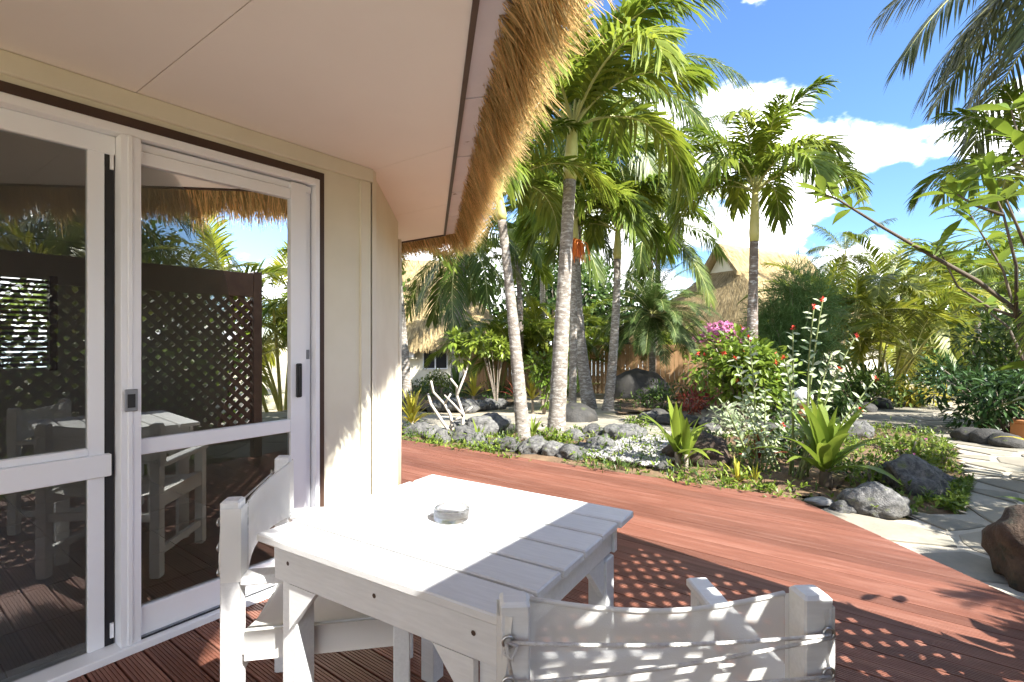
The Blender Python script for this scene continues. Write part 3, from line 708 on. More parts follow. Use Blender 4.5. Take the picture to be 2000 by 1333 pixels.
p = gp(1345, 765); cane_clump('cane palm clump between the date palm and bougainvillea', p.x, p.y+2., 3., 7, 'jungle', .8, .5, 6)
# beyond the picture's edge, seen in the door glass
cane_clump('golden cane palm clump behind the lattice screen', 5.2, -.4, 3.0, 8, fs=1., spread=.6, seed=8)
cane_clump('tall golden cane palm clump beyond the lattice post', 6.6, 1.6, 3.4, 8, fs=1., spread=.6, seed=9)
palm('coconut palm behind the lattice screen', (10.5, -2.5, -.12), (10.2, -2.5, 4.6), 'coco', 16, .8, .16, .12, (0, 0, 0), 0, 40)
palm('short feathery palm near the lattice post', (4.9, 2.9, -.12), (4.9, 2.9, 1.3), 'manila', 10, .75, .08, .06, (0, 0, 0), .3, 41)

# ------------------------------------------------------------------ broadleaf plants
def leaf(b, pos, d, n, L, Wd, fold=.25, curl=.15):
    d = d.normalized(); s = d.cross(n)
    if s.length < 1e-3: s = d.orthogonal()
    s.normalize(); n = s.cross(d); k = len(b.v)
    t = pos+d*L-n*curl*L; c = pos+d*L*.46-n*fold*Wd*.5
    P = [pos]+[pos+d*L*q+s*Wd*wq*.5-n*curl*L*q*q*.5 for q, wq in ((.28, .85), (.62, .8))]+[t]+[pos+d*L*q-s*Wd*wq*.5-n*curl*L*q*q*.5 for q, wq in ((.62, .8), (.28, .85))]
    b.v += [tuple(q) for q in P]+[tuple(c)]; b.f += [(k+i, k+(i+1) % 6, k+6) for i in range(6)]
def rdir(rd, zb=0):
    while 1:
        v = Vector((rd.uniform(-1, 1), rd.uniform(-1, 1), rd.uniform(-1, 1)))
        if .05 < v.length < 1: v.normalize(); v.z += zb; return v.normalized()
def shrub(label, x, y, rx, ry, rz, n, L, Wd, m, seed=0, nc=14, zc=None, stem='bark', flower=None, nfl=0, fl=.05, name='shrub', cat='shrub', group=None, z=None):
    rd = random.Random(seed); z = g(x, y)+.03 if z is None else z; o = empty(name, (x, y, z), 0, label, cat, group); zc = rz*1.0 if zc is None else zc
    b = MB(); fb = MB(); sb = MB(); cl = []
    for i in range(nc):
        v = rdir(rd, .15)*rd.uniform(.35, .95); cl.append((Vector((v.x*rx, v.y*ry, zc+v.z*rz)), rd.uniform(.28, .5)))
    for i, (c, r) in enumerate(cl):
        r0 = rd.uniform(0, .06); sb.tube(bez(Vector((r0, r0*.5, -.05)), Vector((c.x*.3, c.y*.3, c.z*.55)), c, 5), [.006+.012*rz*(1-k/5) for k in range(6)], 5)
        for k in range(n//nc):
            v = rdir(rd, .1); rr = r*rd.uniform(.5, 1.05); p = c+Vector((v.x*rx, v.y*ry, v.z*rz))*rr
            if p.z < .02: continue
            d = (v+rdir(rd)*.7+Vector((0, 0, -.15))).normalized(); leaf(b, p, d, (Vector((0, 0, 1))+v*.6+rdir(rd)*.4).normalized(), L*rd.uniform(.7, 1.2), Wd*rd.uniform(.8, 1.15))
        for k in range(int(nfl/nc)):
            v = rdir(rd, .35); p = c+Vector((v.x*rx, v.y*ry, v.z*rz))*r*1.08
            for q in range(4): leaf(fb, p, rdir(rd, .2), v, fl, fl*.8)
    sb.build('stem', M[stem], o, smooth=True); b.build('foliage', M[m], o, kind='stuff', fix=False)
    if nfl: fb.build('flowers', M[flower], o, kind='stuff', fix=False)
    return o
def S_(px, py, *a, **k): q = gp(px, py); return shrub(a[0], q.x, q.y, *a[1:], **k)
S_(1450, 846, 'leafy green hibiscus bush with a few red flowers beside the globe lamp', .78, .55, .62, 2600, .12, .07, 'bright', seed=1, flower='redflower', nfl=28, fl=.06, zc=1.0, nc=20)
S_(1415, 775, 'bougainvillea bush covered with pink bracts near the dark palm trunk', .95, .7, .55, 1100, .09, .06, 'green', seed=2, flower='pink', nfl=800, fl=.075, zc=1.75)
S_(1300, 805, 'low green bush growing beside the pygmy date palm', .7, .5, .3, 700, .12, .04, 'green', seed=3, zc=.3)
S_(1060, 812, 'young leafy bush with bright leaves behind the slim palm', .35, .35, .55, 500, .16, .06, 'bright', seed=4, zc=.85)
S_(1135, 770, 'climbing bush with bright round leaves between the palm trunks', .4, .4, .9, 700, .15, .09, 'bright', seed=6, zc=1.5)
S_(850, 775, 'clipped green bush below the small house window', .55, .4, .35, 900, .09, .04, 'bright', seed=7, zc=.45)
S_(1380, 805, 'low bush with dark red leaves in front of the bougainvillea', .5, .4, .3, 420, .16, .04, 'red', seed=8, zc=.35)
S_(1350, 812, 'low reddish bush growing beside the black stones', .35, .3, .22, 220, .16, .035, 'red', seed=9, zc=.25)
S_(1880, 772, 'rounded green hedge bush in front of the lagoon', 2.2, 1.2, .75, 2600, .16, .09, 'feather', seed=10, zc=.7, nc=24)
S_(1700, 800, 'dark leafy bush under the golden cane clump', 1.3, .8, .5, 1500, .16, .06, 'green', seed=11, zc=.5, nc=18)
S_(1790, 800, 'low bush with yellow spiky leaves at the path bend', .7, .4, .22, 350, .3, .04, 'yellow', seed=12, zc=.22)
S_(1960, 855, 'dark glossy shrub bank overhanging the far side of path', 1.1, .9, .6, 2200, .14, .05, 'dark', seed=13, zc=.65, nc=22)
S_(2030, 840, 'tall dark glossy shrub behind the orange planter', 1.0, 1.0, .9, 2400, .16, .06, 'green', seed=14, zc=1.1, nc=22)
S_(1765, 945, 'periwinkle bush with small pink flowers at the corner of the bed', .28, .24, .2, 420, .075, .03, 'bright', seed=15, flower='pink', nfl=16, fl=.022, zc=.25)
S_(1835, 935, 'small bright bush with fine leaves spilling over the path edge', .18, .18, .16, 420, .05, .018, 'bright', seed=16, zc=.2)
S_(1440, 862, 'pale leafed low bush near the globe lamp', .35, .25, .22, 330, .1, .04, 'varieg', seed=17, zc=.3)
S_(1500, 840, 'green undergrowth bush behind the variegated stems', .6, .4, .3, 800, .11, .04, 'green', seed=18, zc=.35)
S_(1640, 836, 'green undergrowth bush where bed meets the path', .5, .35, .25, 600, .11, .04, 'green', seed=19, zc=.25)
shrub('soft feathery green conifer bush in front of the thatched house', 5.8, 10.6, .85, .65, 1.4, 13000, .34, .014, 'feather', seed=20, zc=1.5, nc=60)
shrub('green hedge growing behind the lattice screen', *L2W(4.6, .2).xy, 1.6, 1.6, .75, 2600, .16, .08, 'bright', seed=21, zc=.8, nc=24)
shrub('long green hedge behind the lattice middle', *L2W(4.9, -2.2).xy, 1.4, 1.4, .8, 2600, .16, .08, 'bright', seed=22, zc=.85, nc=24)
shrub('leafy bush growing outside the louvre window', *L2W(-6.2, -1.0).xy, 1.3, 1.3, 1.2, 2200, .2, .09, 'bright', seed=23, zc=1.4, nc=20)
# tree masses behind everything
def tree(label, x, y, h, r, seed, m='green', n=5200, L=.4, nc=34):
    rd = random.Random(seed); z = g(x, y); o = empty('broadleaf_tree', (x, y, z), 0, label, 'tree'); b = MB(); tb_ = MB()
    tb_.tube([(0, 0, -.2), (.1, 0, h*.3), (0, .1, h*.6)], [.3, .2, .12], 9)
    for i in range(nc):
        v = rdir(rd, .1)*rd.uniform(.4, 1); c = Vector((v.x*r, v.y*r, h*.6+v.z*h*.42)); tb_.tube([(0, 0, h*.35), c*.5+Vector((0, 0, h*.15)), c], [.1, .05, .02], 5)
        for k in range(n//nc):
            q = rdir(rd, .1); p = c+q*r*.34*rd.uniform(.5, 1.1); leaf(b, p, (q+rdir(rd)*.7).normalized(), (Vector((0, 0, 1))+q).normalized(), L*rd.uniform(.7, 1.2), L*.5)
    tb_.build('trunk', M['bark'], o, smooth=True); b.build('crown', M[m], o, kind='stuff', fix=False)
tree('broadleaf tree behind the small thatched house', -4.5, 33, 7.5, 4.2, 1)
tree('broadleaf tree behind the fence and curved coconut palm', 2.5, 31, 7, 4., 2, 'green')
tree('dark broadleaf tree between the two thatched houses', 7., 33, 5.5, 3.6, 3, 'dark')
tree('low broadleaf tree beyond the golden cane clump', 17., 33, 4.5, 3.2, 4, 'green')
tree('low shore tree beside the lagoon', 29., 34, 4.2, 3.2, 5, 'green')
tree('tree behind the lattice hedge', 13.5, -5, 4.8, 2.6, 6, 'green', 9000, .22)
tree('tree further along behind the lattice screen', 10.5, -8.5, 4.6, 2.6, 7, 'bright', 9000, .22)
tree('tree beyond the path near the lattice post', 15, 4.5, 5., 2.8, 8, 'green', 9000, .22)

tree('broadleaf tree behind the bungalow corner', -9, 24, 6.5, 3.6, 9, 'green'); tree('dark tree past the small thatched house', -14, 20, 6, 3.5, 10, 'dark'); tree('shore tree past the dark shrubs', 21, 15, 4.6, 2.8, 11, 'green'); tree('low tree past the shore palms', 26, 22, 4.4, 3, 12, 'bright')
cane_clump('cane palm clump past the small house', -7.5, 14, 3.4, 8, 'areca', 1., .6, 12); cane_clump('cane palm clump behind the bungalow', -5.2, 10.5, 3., 7, 'jungle', .8, .5, 13)
S_(1390, 900, 'low leafy bush growing over the brown boulder', .22, .18, .14, 260, .07, .03, 'green', seed=41, zc=.18)
S_(1700, 965, 'small leafy bush between the corner boulders', .2, .16, .13, 260, .06, .028, 'bright', seed=42, zc=.15)
S_(1540, 905, 'tangled low bush around the variegated stems', .35, .22, .16, 420, .08, .03, 'green', seed=43, zc=.2)
S_(1235, 850, 'low weedy bush beside the back of the gravel', .25, .16, .12, 260, .06, .025, 'bright', seed=44, zc=.14)
S_(1080, 880, 'low weedy clump at the foot of the speckled trunk', .3, .16, .12, 300, .07, .028, 'bright', seed=45, zc=.12)
# rosettes: every blade is a part
def blade_mesh(name, L, Wd, p0, bend, m, seed, fold=.3, shape=(.35, .8, 1, .95, .75, .4, .02)):
    b = MB(); P = Vector((0, 0, 0)); n = len(shape)-1
    for i in range(n+1):
        s = i/n; p = p0-bend*s**1.5; wv = Wd*shape[i]/2; up = Vector((-sin(p), 0, cos(p)))
        b.v += [tuple(P+Vector((0, -wv, 0))+up*fold*wv), tuple(P), tuple(P+Vector((0, wv, 0))+up*fold*wv)]
        P = P+Vector((cos(p), 0, sin(p)))*L/n
    for i in range(n):
        for k in (0, 1): b.f.append((i*3+k, i*3+k+1, i*3+k+4, i*3+k+3))
    return b.mesh(name, m, True)
BL = {k: [blade_mesh('blade', L, wd, p0, bd, M[m], i) for i, (p0, bd) in enumerate(((1.45, .35), (1.2, .7), (.95, 1.), (.6, 1.1)))] for k, (L, wd, m) in
      {'crinum': (.62, .11, 'bright'), 'croton': (.42, .05, 'yellow'), 'ti': (.45, .06, 'bright'), 'dark': (.6, .07, 'green'), 'redti': (.4, .05, 'red')}.items()}
def rosette(label, px, py, kind, n, sc, seed, trunk=0, tr=.03, tm='bark', group=None, xy=None):
    rd = random.Random(seed); q = gp(px, py) if xy is None else Vector((*xy, g(*xy))); o = empty('rosette_plant', (q.x, q.y, q.z+.04), rd.uniform(0, 6), label, 'plant', group); a = 0
    if trunk: MB().tube([(0, 0, -.06), (.01, 0, trunk*.5), (0, 0, trunk+.05)], [tr*1.3, tr, tr*.8], 9).build('stem', M[tm], o, smooth=True)
    for i in range(n):
        a += 2.4+rd.uniform(-.2, .2); k = min(3, int(4*i/n)); place('leaf', BL[kind][k], o, (cos(a)*tr*.5, sin(a)*tr*.5, trunk+.06*(1-i/n)), (rd.uniform(-.12, .12), rd.uniform(-.15, .15), a), sc*rd.uniform(.82, 1.12))
rosette('large bright green strap leaved lily on a dark stump near the deck corner', 1612, 962, 'crinum', 22, 1.12, 1, .14, .055, 'twig')
rosette('bright green strap leaved lily beside the gravel patch', 1322, 928, 'crinum', 11, .85, 2, .16, .03)
rosette('second thin stem of strap leaves behind the gravel lily', 1340, 932, 'crinum', 8, .78, 3, .14, .025)
rosette('yellow croton clump beside the bungalow corner', 805, 848, 'croton', 26, 1.25, 4, .12)
rosette('small light green sprout between the edging rocks by the deck', 935, 876, 'ti', 7, .65, 5)
rosette('orange yellow croton behind the slim palm trunk', 1040, 808, 'croton', 18, 1.3, 6, .25)
rosette('yellow croton growing at the foot of the fence', 925, 795, 'croton', 16, 1.5, 7, .2)
rosette('dark green spiky lily below the small house window', 890, 790, 'dark', 16, 1.5, 8, .2)
rosette('dark green lily in front of the leaning palms', 1120, 785, 'dark', 18, 1.6, 9, .1)
rosette('red leaved cordyline beside the slim palm', 1008, 800, 'redti', 14, 1.3, 10, .2)
rosette('red leaved cordyline in the shade of the lily', 1480, 925, 'redti', 9, .8, 11, .08)
rosette('thin green and yellow striped leaves at the deck edge', 1440, 953, 'croton', 9, .5, 12)
rosette('small striped sprout beside the deck board edge', 1475, 957, 'croton', 7, .42, 13)
rosette('light green ground lily at the foot of the speckled palm', 1040, 862, 'ti', 12, .75, 14)
rosette('broad green plant beside the flagstone path bend', 1790, 940, 'ti', 12, .75, 15)
rosette('yellow bromeliad at the far path edge', 1765, 795, 'croton', 16, 1.2, 16)
rosette('yellow bromeliad under the cane palms', 1800, 785, 'croton', 16, 1.2, 17)
rosette('yellow green bromeliad near the path end', 1850, 790, 'croton', 14, 1.2, 18)
rosette('green lily at the foot of dark shrub bank', 1925, 850, 'ti', 12, .9, 19)
rosette('pale green broad leaved plant beside the brown boulder', 0, 0, 'ti', 10, .9, 20, .2, xy=(3.35, 3.05))
rosette('yellow leaved ginger plant beside the orange planter', 0, 0, 'croton', 12, 1.3, 21, .25, xy=(5.05, 4.75))

# frangipani with bare white limbs
q = gp(884, 858); o = empty('frangipani', (q.x, q.y, q.z+.04), 0, 'frangipani with bare white forked branches and bright leaf clusters', 'shrub')
def Lp(px, py, dd=0): return W(px, py, q.y+dd)-Vector((q.x, q.y, q.z+.04))
sb = MB(); b = MB(); rd = random.Random(4)
limbs = [[(887, 856), (880, 812), (868, 790), (846, 766), (842, 745)], [(868, 790), (880, 770)], [(887, 856), (865, 825), (842, 790), (836, 770)], [(902, 858), (905, 810), (893, 775), (892, 755), (880, 740)], [(905, 810), (922, 795)],
         [(905, 812), (886, 790), (868, 772)], [(893, 772), (906, 738), (912, 720), (921, 680)], [(908, 735), (902, 712), (897, 690)], [(905, 812), (890, 820)]]
for i, l in enumerate(limbs):
    pts = [Lp(a, c, .12*sin(i*2+k)) for k, (a, c) in enumerate(l)]; sb.tube(pts, [.026-.012*k/len(pts)-(.006 if i not in (0, 2, 3) else 0) for k in range(len(pts))], 7)
sb.build('branch', M['whitebark'], o, smooth=True)
for (px, py, r) in ((885, 668, .13), (905, 680, .14), (928, 668, .13), (900, 700, .12), (893, 660, .1), (938, 660, .1)):
    c = Lp(px, py, rd.uniform(-.15, .15))
    for k in range(55):
        v = rdir(rd, .1); leaf(b, c+v*r*rd.uniform(.2, 1.1), (v+Vector((0, 0, -.4))).normalized(), v, .12, .055)
b.build('foliage', M['bright'], o, kind='stuff', fix=False)
S_(968, 800, 'young tree with bright leaf clusters beside the slim palm trunk', .42, .35, .28, 520, .15, .07, 'bright', seed=31, zc=1.45, nc=8)

# variegated stems with red tips
def zigzag(label, px, py, tips, seed):
    rd = random.Random(seed); q = gp(px, py); o = empty('variegated_plant', (q.x, q.y, q.z+.05), 0, label, 'plant'); sb = MB(); b = MB(); fb = MB(); org = Vector((q.x, q.y, q.z+.05))
    for (tx, ty, bx_) in tips:
        e = W(tx, ty, q.y+rd.uniform(-.3, .3))-org; st = Vector((rd.uniform(-.12, .12), rd.uniform(-.1, .1), -.05)); pts = bez(st, Vector((e.x*bx_, e.y*.5, e.z*.62)), e, 14)
        sb.tube(pts, [.013-.008*i/14 for i in range(15)], 5)
        for i in range(4, 15):
            for k in range(2):
                for r in range(1):
                    pos = pts[min(14, i)]+(pts[i]-pts[i-1])*rd.random()*-.9; t = (pts[i]-pts[i-1]).normalized(); s = t.cross(Vector((0, 1, 0))).normalized()*(1 if k else -1)
                    leaf(b, pos, (s+t*.5+rdir(rd)*.45), Vector((0, -.6, .6))+rdir(rd)*.3, rd.uniform(.06, .10), .036)
        if rd.random() < .75:
            for k in range(9): leaf(fb, pts[-1], rdir(rd, .4), Vector((0, 0, 1)), .035, .02)
    sb.build('stem', M['stem'], o, smooth=True); b.build('foliage', M['varieg'], o, kind='stuff', fix=False); fb.build('flowers', M['redflower'], o, kind='stuff', fix=False)
zigzag('tall variegated plant with pale leaves and red tips behind the large lily', 1555, 945, [(1607, 585, .55), (1548, 640, .2), (1672, 655, .5), (1710, 740, .6), (1530, 700, .1), (1625, 690, .5), (1640, 720, .6), (1590, 600, .3), (1680, 800, .7)], 1)
zigzag('shorter variegated plant with pale leaves leaning left of the globe lamp', 1500, 930, [(1435, 700, .6), (1462, 660, .7), (1420, 800, .7), (1450, 780, .5), (1495, 760, .3), (1530, 830, .4), (1480, 850, .3)], 2)

# whorled leaf shrub overhanging from the right
o = empty('whorled_shrub', (4.75, 4.35, g(0, 4.35)), 0, 'tall open shrub with whorls of long light green leaves overhanging the path', 'shrub'); org = Vector((4.75, 4.35, g(0, 4.35)))
lm = []
for i, (bd, L) in enumerate(((.5, .34), (.9, .3), (.2, .27))): lm.append(blade_mesh('leaf', L, .075, .25, bd, M['bright'], i, .18, (.12, .35, .8, 1, .85, .45, .02)))
rd = random.Random(8)
br = [[(2030, 900, 0), (2005, 690, .0), (1990, 610, 0), (1910, 550, -.1), (1820, 500, -.15), (1725, 445, -.2), (1640, 392, -.2), (1612, 380, -.2)],
      [(2005, 690, 0), (1985, 620, .0), (1960, 530, .1), (1925, 470, .15), (1880, 395, .2)], [(1985, 620, 0), (1985, 520, -.2), (1960, 420, -.2), (1930, 350, -.2)],
      [(2030, 800, 0), (2020, 500, -.3), (2005, 330, -.3), (1975, 215, -.3)], [(1985, 620, 0), (1930, 600, .2), (1870, 560, .4), (1830, 480, .4)],
      [(2010, 730, 0), (1970, 640, .3), (1920, 600, .5)], [(2020, 520, -.3), (1990, 450, -.5), (1965, 390, -.5)], [(1960, 420, -.2), (1900, 400, -.1), (1870, 380, 0)]]
wh = []
for i, l in enumerate(br):
    pts = [W(a, c, 4.35+dd)-org for a, c, dd in l]; k = len(pts); r0 = .028 if i in (0, 3) else .016
    MB().tube(pts, [r0-(r0-.006)*j/(k-1) for j in range(k)], 6).build('branch', M['twig'], o, smooth=True)
    wh.append((pts[-1], pts[-1]-pts[-2], 7))
    for j in range(2, k-1):
        for _ in range(2 if i else 1): t = rd.random(); wh.append((pts[j].lerp(pts[j+1], t), pts[j+1]-pts[j], 5 if i == 0 else 5))
for c, d, n in wh:
    a0 = rd.uniform(0, 6)
    for k in range(n):
        a = a0+6.283*k/n+rd.uniform(-.3, .3); place('leaf', lm[k % 3], o, c, (rd.uniform(-.5, .5), rd.uniform(-.6, .25), a), rd.uniform(.7, 1.15))

# vine on the lattice
rd = random.Random(12); o = empty('vine', L2W(3.07, .6, 0), RZ, 'leafy climbing vine growing through the lattice screen', 'vine'); sb = MB(); b = MB()
for i in range(13):
    y0 = rd.uniform(-2.2, .3); e = Vector((rd.uniform(.02, .12), y0+rd.uniform(-.5, .5), rd.uniform(.9, 1.7))); pts = bez(Vector((.1, y0, -.1)), Vector((.18, y0+.3*rd.uniform(-1, 1), e.z*.6)), e, 10); sb.tube(pts, .005, 5)
    for k in range(46):
        t = rd.random(); p = pts[int(t*9)].lerp(pts[int(t*9)+1], rd.random()); leaf(b, p, rdir(rd), Vector((-1, 0, .6))+rdir(rd)*.5, rd.uniform(.07, .12), .055)
sb.build('stem', M['stem'], o, smooth=True); b.build('foliage', M['bright'], o, kind='stuff', fix=False)

# ------------------------------------------------------------------ rocks
RM = {}
def rockmesh(seed, m, flat=.7, rough=.35):
    bm = bmesh.new(); bmesh.ops.create_icosphere(bm, subdivisions=4, radius=1); off_ = Vector((seed*7.3, seed*3.1, 0))
    for v in bm.verts:
        p = v.co.copy(); r = 1+rough*noise.noise(p*1.1+off_)+rough*.45*noise.noise(p*2.7+off_)+rough*.22*noise.noise(p*6+off_)+rough*.1*noise.noise(p*14+off_)
        v.co = p*r; v.co.z *= flat
    me = bpy.data.meshes.new('rock'); bm.to_mesh(me); bm.free(); me.materials.append(M[m]); me.shade_smooth(); return me
RK = [rockmesh(i, 'rock') for i in range(6)]; RD = [rockmesh(9+i, 'rockd', .62, .16) for i in range(2)]; RB = [rockmesh(15, 'rockb', .9, .3)]
def rock(px, py, wpx, label, group, mesh, seed, hz=1, name='rock', xy=None, wm=None, sink=0):
    rd = random.Random(seed); q = gp(px, py) if xy is None else Vector((*xy, g(*xy))); r = wpx/2000*q.y if wm is None else wm
    o = place(name, mesh, None, (q.x, q.y+r*.5, q.z+.05+r*(.38-sink)*hz), (rd.uniform(-.2, .2), rd.uniform(-.2, .2), rd.uniform(0, 6)), (r, r*rd.uniform(.8, 1.1), r*hz)); tag(o, label, name, group); return o
EDGE = 'grey lava rock edging the planting bed along the deck'
el = [(815, 862, 55), (845, 866, 60), (868, 872, 50), (905, 872, 52), (930, 880, 42), (965, 884, 36), (990, 888, 62), (1045, 893, 68), (1085, 900, 44), (1118, 907, 44), (1150, 898, 50), (1175, 892, 75), (1200, 868, 48), (1225, 870, 55), (1160, 862, 40), (1300, 935, 46), (1285, 925, 34), (1120, 868, 45)]
EL = ['yellow croton', 'croton, flattest of the edging', 'frangipani foot', 'frangipani, between white limbs and deck', 'light green sprout', 'sprout, smallest of the edging', 'slim leaning palm', 'slim palm, widest of the edging', 'speckled palm foot',
 'speckled palm, touching the deck boards', 'speckled palm, half buried', 'gravel patch, broad and tilted', 'path behind the gravel', 'gravel and path, tallest there', 'ground lily', 'gravel lily', 'gravel lily, small and dark', 'rear of the speckled palm']
for i, (x, y, wd) in enumerate(el): rock(x, y, wd*(1.1+.25*sin(i*5)), 'grey lava edging rock by the '+EL[i], 'deck edge rocks', RK[(i*5+i//6) % 6], i, .9, sink=.15)
rock(952, 862, 92, 'rounded brown grey stone behind the white frangipani limbs', None, RK[1], 50, .85); rock(895, 855, 48, 'small brown stone between the frangipani limbs', None, RK[3], 51, .9)
rock(985, 858, 50, 'dark stone at the foot of the slim leaning palm', None, RD[1], 52, .9)
rock(1372, 918, 120, 'large brown grey boulder behind the gravel lily', None, RB[0], 53, .75, 'boulder')
rock(1128, 830, 96, 'half buried smooth dark boulder behind the speckled palm', None, RD[0], 54, 1.15, 'boulder', sink=.38); rock(1254, 784, 118, 'big dark boulder in front of the timber fence', None, RD[1], 55, 1.35, 'boulder', sink=.3)
rock(1608, 1003, 52, 'pale flat stone at the deck corner', None, rockmesh(30, 'pebble', .6, .2), 56, .6); rock(1652, 1018, 46, 'small dark pitted stone beside the pale flat stone', None, RK[2], 57, .9)
rock(1722, 1022, 100, 'rounded grey brown boulder at the path corner of the bed', None, RK[4], 58, .95, 'boulder'); rock(1812, 985, 112, 'dark pitted lava boulder under the periwinkle bush', None, RK[0], 59, 1.15, 'boulder')
rock(1842, 960, 60, 'low mossy stone at the edge of the path', None, RK[5], 60, .7)
for i, (x, y, wd) in enumerate([(1270, 832, 45), (1310, 838, 50), (1350, 842, 55), (1395, 848, 50), (1290, 822, 40), (1500, 858, 60), (1560, 860, 50), (1600, 862, 55), (1655, 868, 70), (1690, 862, 60)]):
    rock(x, y, wd, 'black lava stone along the back of the planting bed '+['nearest the low bush', 'beside the red bush', 'between red bush and pale bush', 'beside the pale leafed bush', 'behind the others of its row', 'behind the variegated stems', 'at the globe lamp foot', 'just past the globe lamp', 'largest, by the path bend', 'last before the path bend'][i], 'back bed stones', RD[i % 2] if i % 3 else RK[i % 6], 70+i, .85)
for i, (x, y, wd) in enumerate([(865, 805, 40), (890, 806, 48), (915, 808, 44), (940, 805, 36), (958, 802, 34), (978, 800, 30), (850, 806, 36)]):
    rock(x, y, wd, 'grey stone in the low border below the small house '+['under the clipped bush', 'widest of the border', 'under the spiky lily', 'beside the fence croton', 'beside the young tree', 'closest to the red cordyline', 'at the house corner end'][i], 'far border stones', RK[i % 6], 90+i, .9)
for i, (x, y, wd) in enumerate([(1905, 872, 55), (1945, 878, 60), (1980, 885, 55), (1795, 800, 40), (1730, 805, 45), (1700, 812, 40), (1760, 800, 36)]):
    rock(x, y, wd, 'dark stone lining the far side of the flagstone path '+['under the dark shrub bank', 'widest, before the planter', 'touching the orange planter', 'at the yellow bromeliads', 'under the cane clump', 'at the cane clump bed end', 'between two bromeliads'][i], 'path side stones', RD[i % 2], 110+i, 1.)
rock(0, 0, 0, 'mossy brown boulder standing beside the deck edge', None, RB[0], 130, 1.05, 'boulder', xy=(2.98, 2.62), wm=.30)

# gravel and ground cover
rd = random.Random(21); GP = [gp(*q) for q in ((1130, 905), (1300, 935), (1330, 905), (1300, 868), (1235, 872), (1180, 885))]; b = MB()
ico = bmesh.new(); bmesh.ops.create_icosphere(ico, subdivisions=1, radius=1); iv = [v.co.copy() for v in ico.verts]; iff = [tuple(v.index for v in f.verts) for f in ico.faces]; ico.free()
xs = [p.x for p in GP]; ys = [p.y for p in GP]; c = 0
while c < 2300:
    x, y = rd.uniform(min(xs), max(xs)), rd.uniform(min(ys), max(ys))
    if not inside(x, y, GP): continue
    c += 1; r = rd.uniform(.012, .034); A = Matrix.Rotation(rd.uniform(0, 6), 3, 'Z') @ Matrix.Rotation(rd.uniform(-.5, .5), 3, 'X'); s = Vector((r*rd.uniform(.8, 1.5), r, r*rd.uniform(.4, .8)))
    b.add([A @ Vector((v.x*s.x, v.y*s.y, v.z*s.z))*(1+.2*noise.noise(v*2+Vector((c, 0, 0))))+Vector((x, y, g(x, y)+.10+rd.uniform(-.01, .025))) for v in iv], iff)
b.build('gravel', M['pebble'], kind='stuff', fix=False)['label'] = 'pale gravel patch between the rocks beside the deck'
def cover(poly, n, L, Wd, m, name, label, seed, dens=None, h=.1):
    rd = random.Random(seed); xs = [p[0] for p in poly]; ys = [p[1] for p in poly]; b = MB(); c = 0; tries = 0
    while c < n and tries < n*30:
        tries += 1; x, y = rd.uniform(min(xs), max(xs)), rd.uniform(min(ys), max(ys))
        if not inside(x, y, poly): continue
        f = noise.noise(Vector((x*1.6, y*1.6, seed)))
        if f < rd.uniform(-.25, .35): continue
        c += 1; z = g(x, y)+.07+rd.random()**2*h
        for k in range(4): leaf(b, Vector((x, y, z)), rdir(rd, .5), Vector((0, 0, 1)), L*rd.uniform(.6, 1.3), Wd)
    tag(b.build(name, M[m], kind='stuff', fix=False), label, 'plants')
cover(BED, 2300, .055, .026, 'bright', 'ground_cover', 'low bright green ground cover spreading through the planting bed', 1)
cover(BED, 900, .09, .012, 'green', 'ground_cover', 'thin dark green weeds growing among the bed stones', 2, h=.16)
cover(BED, 700, .05, .025, 'rockb', 'leaf_litter', 'dry brown leaf litter on the bed soil', 3, h=.01)
cover(BED2+[], 1600, .12, .03, 'green', 'ground_cover', 'green undergrowth around the dark boulder and date palm', 4, h=.25)
cover(BED3, 1100, .14, .035, 'green', 'ground_cover', 'green undergrowth in the border below the small house', 5, h=.3)
RING = [gp(*q) for q in ((1690, 1024), (1880, 1018), (1900, 955), (1850, 960), (1780, 1000))]
cover(RING, 420, .045, .022, 'bright', 'ground_cover', 'small leafed creeper at the foot of the corner boulders', 6, h=.05)

# ------------------------------------------------------------------ globe lamp, planter
q = gp(1567, 868); q = Vector((.567*5.9, 5.9, g(0, 5.9))); o = empty('garden_lamp', q, 0, 'white opal globe garden lamp on short post among the shrubs', 'lamp')
MB().tube([(0, 0, 0), (0, 0, .5)], .03, 10).build('post', M['twig'], o, smooth=True); MB().lathe([(.0, .50), (.07, .50), (.085, .53), (.07, .56), (0, .56)], 20).build('collar', M['terra'], o, smooth=True)
R_ = .11; zc = CAMZ-(775-662)/1000*5.9-q.z
MB().tube([(0, 0, .5), (0, 0, zc-R_+.01)], .028, 10).build('neck', M['terra'], o)
MB().lathe([(max(.001, R_*sin(a)), zc-R_*cos(a)) for a in [pi*i/16 for i in range(17)]], 28).build('globe', M['globe'], o, smooth=True)
q = gp(1992, 862); o = empty('planter', (q.x+.25, q.y, q.z), .3, 'orange terracotta planter box at the foot of dark shrubs', 'planter')
MB().bx(-.3, .3, -.16, .16, 0, .26, .01).build('box', M['terra'], o); MB().bx(-.325, .325, -.185, .185, .262, .31, .01).build('rim', M['terra'], o)
MB().bx(-.28, .28, -.14, .14, .311, .318).build('soil', M['soil'], o)

